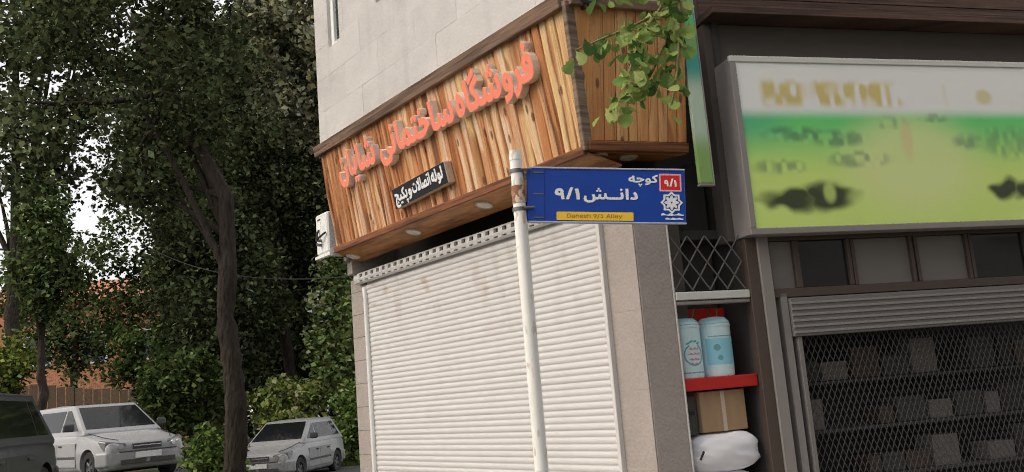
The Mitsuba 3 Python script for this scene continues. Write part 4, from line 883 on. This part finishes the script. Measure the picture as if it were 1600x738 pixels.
# ================================================================ trees
def leaves(centers, sig, per, size, col, seed, up=.3, var=.6):
    r = np.random.default_rng(seed); n = len(centers) * per
    cid = np.repeat(np.arange(len(centers)), per)
    g = r.normal(size=(n, 3)); g *= (np.minimum(np.linalg.norm(g, axis=1), 1.8) / np.linalg.norm(g, axis=1))[:, None]
    P = centers[cid] + g * np.array(sig)
    nn = r.normal(size=(n, 3)); nn[:, 2] = np.abs(nn[:, 2]) + up; nn /= np.linalg.norm(nn, axis=1)[:, None]
    a = np.cross(nn, r.normal(size=(n, 3))); a /= np.linalg.norm(a, axis=1)[:, None]; b = np.cross(nn, a)
    s = size * r.uniform(.45, 1.55, n)[:, None]
    v = np.stack([P - a * s * .5, P + b * s * .33 + nn * s * .06, P + a * s * .5 - nn * s * .08, P - b * s * .33 + nn * s * .06], 1).reshape(-1, 3)
    o = np.arange(n)[:, None] * 4
    f = np.vstack([o + [0, 1, 3], o + [1, 2, 3]])
    cl = np.clip(r.normal(1, var * .6, len(centers)), .4, 1.9)[cid] * np.clip(r.normal(1, var, n), .35, 2.2)
    yel = r.uniform(0, 1, n) ** 3
    C = np.array(col)[None] * cl[:, None] * (1 + yel[:, None] * np.array([.7, .35, .1]))
    pale = (r.uniform(0, 1, n) < .09)[:, None]; C = np.where(pale, C * 1.7 + np.array([.05, .055, .04]), C)
    return trimesh.Trimesh(v, f, process=False), np.repeat(np.clip(C, .004, .5), 4, 0)
def clumps(c, rad, n, seed, shell=.35):
    r = np.random.default_rng(seed); d = r.normal(size=(n, 3)); d /= np.linalg.norm(d, axis=1)[:, None]
    t = r.uniform(shell, 1, n) ** .6
    lump = .72 + .5 * meshkit.fbm(d * 1.7 + seed, 3)
    return np.array(c) + d * (t * lump)[:, None] * np.array(rad)
def tree(name, label, base, th, r0, c, rad, ncl, per, sig, size, col, seed, lean=(0, 0), cat='tree', group=None, limbs=7, up=.3, extra=()):
    k = thing(name, label, cat, group); r = np.random.default_rng(seed + 5)
    base = np.array([base[0], base[1], float(ground_h(base[0], base[1])) - .05]); top = np.array([base[0] + lean[0], base[1] + lean[1], th])
    ctop = np.array(c) + [0, 0, rad[2] * .55]
    ts = np.linspace(0, 1, 9)[:, None]; path = base + (top - base) * ts; path[1:-1, :2] += r.normal(0, .05 * r0 / .2, (7, 2))
    path = np.vstack([path, path[-1] + (ctop - path[-1]) * .5, ctop]); rads = np.concatenate([np.linspace(1.25, .75, 9) * r0, [.4 * r0, .1 * r0]]); rads[0] *= 1.25
    ms = [tube(np.stack([np.interp(np.linspace(0, len(path) - 1, 41), np.arange(len(path)), path[:, j]) for j in range(3)], 1), np.interp(np.linspace(0, len(path) - 1, 41), np.arange(len(path)), rads) * (1 + .08 * r.normal(size=41)), 14)]
    cs = clumps(c, rad, ncl, seed)
    for ec, er, en in extra: cs = np.vstack([cs, clumps(ec, er, en, seed + 77)])
    for i in range(limbs):
        e = cs[r.integers(len(cs))]; s_ = path[r.integers(6, 10)]; mid = (s_ + e) / 2 + r.normal(0, .15, 3) + [0, 0, .15]
        tt = np.linspace(0, 1, 7)[:, None]; bz = (1 - tt) ** 2 * s_ + 2 * tt * (1 - tt) * mid + tt ** 2 * e
        ms.append(tube(bz, np.linspace(.42, .08, 7) * r0, 8))
    part(k, 'trunk', join(ms), 'bark', 60)
    m, C = leaves(cs, sig, per, size, col, seed, up)
    part(k, 'crown', m, 'leaf', False, color=C)
    return k
def shrub(name, label, base, c, rad, ncl, per, sig, size, col, seed, cat='shrub', group=None, up=.4):
    k = thing(name, label, cat, group); r = np.random.default_rng(seed)
    cs = clumps(c, rad, ncl, seed); b = np.array([base[0], base[1], float(ground_h(*base)) - .05])
    ms = [tube([b + [r.normal(0, .08), r.normal(0, .08), 0], (b + cs[j]) / 2 + r.normal(0, .08, 3), cs[j]], [.03, .02, .008], 6) for j in r.integers(0, len(cs), 6)]
    part(k, 'stem', join(ms), 'bark', 60)
    m, C = leaves(cs, sig, per, size, col, seed, up); part(k, 'foliage', m, 'leaf', False, color=C)
DK, MD, LT, OL = (.060, .080, .040), (.070, .105, .040), (.11, .165, .05), (.055, .062, .036)
tree('broadleaf_tree', 'dark trunked spreading tree standing between the white cars at the left', (-4.42, 14), 5.0, .15, (-6.35, 14.6, 7.3), (2.55, 2.6, 2.7), 105, 170, (.30, .30, .24), .105, DK, 11, limbs=12)
tree('broadleaf_tree', 'olive green tree reaching into the upper left corner', (-13.5, 24.5), 6.0, .22, (-13.3, 24, 12.3), (3.6, 2.6, 4.2), 95, 150, (.42, .42, .34), .17, OL, 12, limbs=10)
tree('column_tree', 'narrow upright green tree rising over the board fence at the far left', (-10.65, 20.4), 3.6, .10, (-10.65, 20.4, 5.5), (.62, .6, 2.1), 46, 150, (.20, .20, .24), .12, MD, 13, limbs=4)
tree('broadleaf_tree', 'dark dense tree behind the spreading tree, right of the gap with the brick house', (-9.1, 27.5), 3.5, .2, (-9.0, 27.5, 5.6), (2.1, 1.8, 3.2), 120, 180, (.36, .36, .3), .15, DK, 14)
tree('broadleaf_tree', 'tall dark tree with a leaning bare trunk behind the white hatchback', (-7.4, 29.8), 8.5, .19, (-7.6, 29.8, 11.5), (2.9, 2.4, 5.2), 200, 200, (.42, .42, .36), .16, DK, 15, lean=(-.35, 0), extra=[((-7.2, 31.0, 5.2), (2.8, 1.0, 3.0), 90)])
tree('broadleaf_tree', 'tall dark tree touching the left edge of the shop building', (-4.6, 31), 5.0, .22, (-5.0, 31.5, 10.5), (2.7, 2.2, 6.5), 220, 200, (.42, .42, .36), .17, (.075, .105, .045), 16, extra=[((-4.6, 31.0, 3.2), (2.0, 1.2, 2.6), 70)])
tree('broadleaf_tree', 'dark tree filling the background between the leaning trunk and the spreading tree', (-11.2, 33), 6, .25, (-11.0, 33, 12), (3.6, 2.4, 6.0), 200, 190, (.46, .46, .4), .18, DK, 17)
tree('broadleaf_tree', 'small grey green tree in front of the brick house roof at the left', (-14.6, 30), 3.5, .14, (-14.2, 30, 5.9), (3.0, 1.2, 2.9), 84, 130, (.36, .36, .3), .15, MD, 18)
tree('broadleaf_tree', 'pale leaved tree whose upper crown catches the light beside the building edge at the top', (-4.2, 27.5), 7.5, .10, (-6.0, 27.3, 12.6), (2.0, 1.2, 3.2), 64, 110, (.34, .34, .28), .18, (.19, .205, .13), 31, limbs=5)
shrub('climbing_shrub', 'lighter green climbing shrub behind the white hatchback beside the shop pillar', (-5.2, 27.6), (-5.35, 27.6, 3.7), (.95, .6, 2.6), 60, 95, (.26, .24, .26), .17, (.22, .32, .115), 21)
shrub('leafy_bush', 'bright yellow green bush directly behind the roof of the white hatchback', (-6.9, 27.3), (-6.9, 27.3, 1.75), (1.25, .6, .85), 56, 80, (.22, .2, .17), .17, (.33, .48, .13), 22)
shrub('leafy_bush', 'green bush at the foot of the shop pillar right of the white hatchback', (-4.7, 26.6), (-4.75, 26.8, 1.15), (.75, .5, 1.0), 34, 90, (.22, .2, .2), .16, (.15, .24, .07), 23)
shrub('leafy_bush', 'mid green bush below the brick house at the left', (-10.9, 28.0), (-10.9, 28.0, 3.6), (1.6, .8, 1.2), 46, 110, (.26, .24, .22), .15, (.075, .12, .038), 24)
shrub('leafy_bush', 'mid green bush next to the dark dense tree, behind the white car', (-9.0, 24.6), (-9.0, 24.6, 2.3), (1.3, .8, 1.1), 44, 110, (.26, .24, .22), .15, (.06, .095, .032), 25)
shrub('leafy_bush', 'low light green bush at the foot of the dark trunk at the left', (-5.15, 15.2), (-5.15, 15.2, .9), (.5, .4, .55), 30, 80, (.14, .14, .12), .09, (.10, .16, .045), 26)
shrub('leafy_bush', 'small yellow green bush at the left edge in front of the fence', (-13.3, 23.6), (-13.3, 23.6, 3.3), (.6, .5, .8), 26, 90, (.2, .2, .18), .13, (.12, .16, .04), 27)
# far mass of trees
r9 = np.random.default_rng(91)
cs = np.vstack([clumps((x_, 44 + (i % 3) * 2, 7.5 + (i % 2) * 1.5), (3.4, 2.0, 8.0), 150, 400 + i, .05) for i, x_ in enumerate(np.arange(-14.0, 1, 3.0))])
m, C = leaves(cs, (.65, .65, .6), 120, .36, (.028, .04, .02), 92)
struct('far_trees', m, 'leaf', False, kind='stuff', label='dark mass of trees far behind the street', color=C)
labels['far_trees']['category'] = 'trees'
# grass
ng = 9000; gxx = r9.uniform(-9, -3.6, ng); gyy = r9.uniform(25.8, 29.5, ng); gz = ground_h(gxx, gyy)
hh = r9.uniform(.06, .18, ng); dx = r9.normal(0, .05, ng); th = r9.uniform(0, 6.28, ng)
v = np.stack([np.stack([gxx - .012 * np.cos(th), gyy - .012 * np.sin(th), gz], 1), np.stack([gxx + .012 * np.cos(th), gyy + .012 * np.sin(th), gz], 1), np.stack([gxx + dx, gyy + .4 * dx, gz + hh], 1)], 1).reshape(-1, 3)
cg = np.repeat(np.array([.07, .10, .03]) * r9.uniform(.5, 1.5, (ng, 1)), 3, 0)
struct('grass', trimesh.Trimesh(v, np.arange(3 * ng).reshape(-1, 3), process=False), 'leaf', False, kind='stuff', label='short grass under the trees behind the hatchback', color=cg)
labels['grass']['category'] = 'grass'
# cable
cb = thing('overhead_cable', 'thin dark cable sagging from the trees to the corner of the shop', 'cable')
pa, pb_ = np.array([-9.5, 23.0, 6.2]), (M1 @ np.array([4.90, .05, 3.30, 1]))[:3]
tt = np.linspace(0, 1, 30)[:, None]; part(cb, 'wire', tube(pa + (pb_ - pa) * tt - np.array([0, 0, 1]) * 4 * .35 * tt * (1 - tt), .0075, 6), 'rubber', 60)

# ---------------------------------------------------------------- near tree whose drooping twigs hang before the side of the fascia
NT = thing('overhanging_tree', 'street tree whose drooping leafy twigs hang in front of the timber side face', 'tree')
tr0 = np.array([3.4, 2.2, -.05])
lim = [tr0, (3.3, 2.25, 2.0), (3.1, 2.5, 3.6), (2.6, 3.2, 4.6), (1.9, 4.1, 4.75), (1.35, 4.6, 4.35), (1.12, 4.75, 4.0)]
part(NT, 'trunk', tube(lim, [.17, .14, .12, .075, .04, .022, .014], 12), 'bark', 60)
tw_px = [[(1.12, 4.75, 4.0), (1.03, 4.78, 3.78), (.90, 4.8, 3.60), (.74, 4.82, 3.54), (.58, 4.8, 3.48), (.43, 4.78, 3.42)],
         [(1.03, 4.78, 3.78), (.98, 4.9, 3.52), (.84, 4.9, 3.28), (.70, 4.85, 3.18), (.58, 4.8, 3.06)],
         [(.90, 4.8, 3.60), (.80, 4.7, 3.46), (.72, 4.68, 3.30), (.68, 4.66, 3.20)],
         [(1.05, 4.76, 3.9), (1.0, 4.7, 3.5), (.95, 4.68, 3.22), (.91, 4.66, 3.08), (.88, 4.66, 3.0)],
         [(1.10, 4.7, 3.95), (.90, 4.6, 3.78), (.74, 4.6, 3.70), (.62, 4.62, 3.66)]]
part(NT, 'twig', join([tube(t, np.linspace(.011, .0045, len(t)), 7) for t in tw_px]), 'twig', 60)
LOBE = [(0, -.50), (.17, -.50), (.36, -.36), (.40, -.18), (.33, -.08), (.37, .06), (.27, .12), (.24, .28), (.12, .34), (0, .58)]
def heart(size, r):
    """a broad lobed leaf, folded along its midrib and drooping at the tip"""
    cur, fold = r.uniform(.0, .5), r.uniform(.15, .55); j = r.uniform(.88, 1.12, len(LOBE))
    rib = [(0, -.50), (0, -.2), (0, .1), (0, .58)]
    v = [(x * j[i], y, fold * x * j[i]) for i, (x, y) in enumerate(LOBE)] + [(-x * j[-i], y, fold * x * j[-i]) for i, (x, y) in enumerate(LOBE)] + [(0, -.2, 0), (0, .1, 0)]
    v = np.array(v, float); v[:, 2] -= cur * (v[:, 1] + .5) ** 2 * .35
    n = len(LOBE); f = []
    for o, s in ((0, 1), (n, -1)):
        c = [2 * n] * 4 + [2 * n + 1] * 5
        for i in range(n - 1): f.append([o + i, o + i + 1, c[i]] if s > 0 else [o + i + 1, o + i, c[i]])
        f.append([2 * n, o + 4, 2 * n + 1] if s > 0 else [o + 4, 2 * n, 2 * n + 1])
    return trimesh.Trimesh(v * size, f, process=False)
rl = np.random.default_rng(33)
for ti, t in enumerate(tw_px):
    t = np.array(t, float); seg = np.linalg.norm(np.diff(t, axis=0), axis=1); cum = np.concatenate([[0], np.cumsum(seg)])
    n = [66, 88, 44, 44, 70][ti]
    for s_ in np.sort(rl.uniform(.12 if ti in (0, 4) else .2, 1.0, n)) * cum[-1]:
        p_ = np.array([np.interp(s_, cum, t[:, j]) for j in range(3)]) + rl.normal(0, [.034, .05, .026])
        p_[2] -= abs(rl.normal(0, .035))
        tip = np.array([rl.normal(0, .5), rl.normal(0, .4) - .15, -1.0 + abs(rl.normal(0, .5))]); tip /= np.linalg.norm(tip)
        nn = np.array([rl.normal(-.1, .6), rl.normal(-.75, .45), rl.normal(.55, .4)]); nn -= tip * (nn @ tip); nn /= np.linalg.norm(nn)
        xx = np.cross(-tip, nn)
        m = xf(heart(float(rl.uniform(.045, .105)), rl), frame(p_ + tip * .02, xx, -tip, nn))
        part(NT, 'leaf', m, NEARLEAF[int(rl.choice(4, p=[.36, .24, .24, .16]))])
# its crown over the alley, above the picture
m, C = leaves(clumps((3.9, 3.4, 7.4), (2.6, 2.2, 1.5), 90, 61), (.3, .3, .25), 120, .10, (.07, .11, .035), 62)
part(NT, 'crown', m, 'leaf', False, color=C)
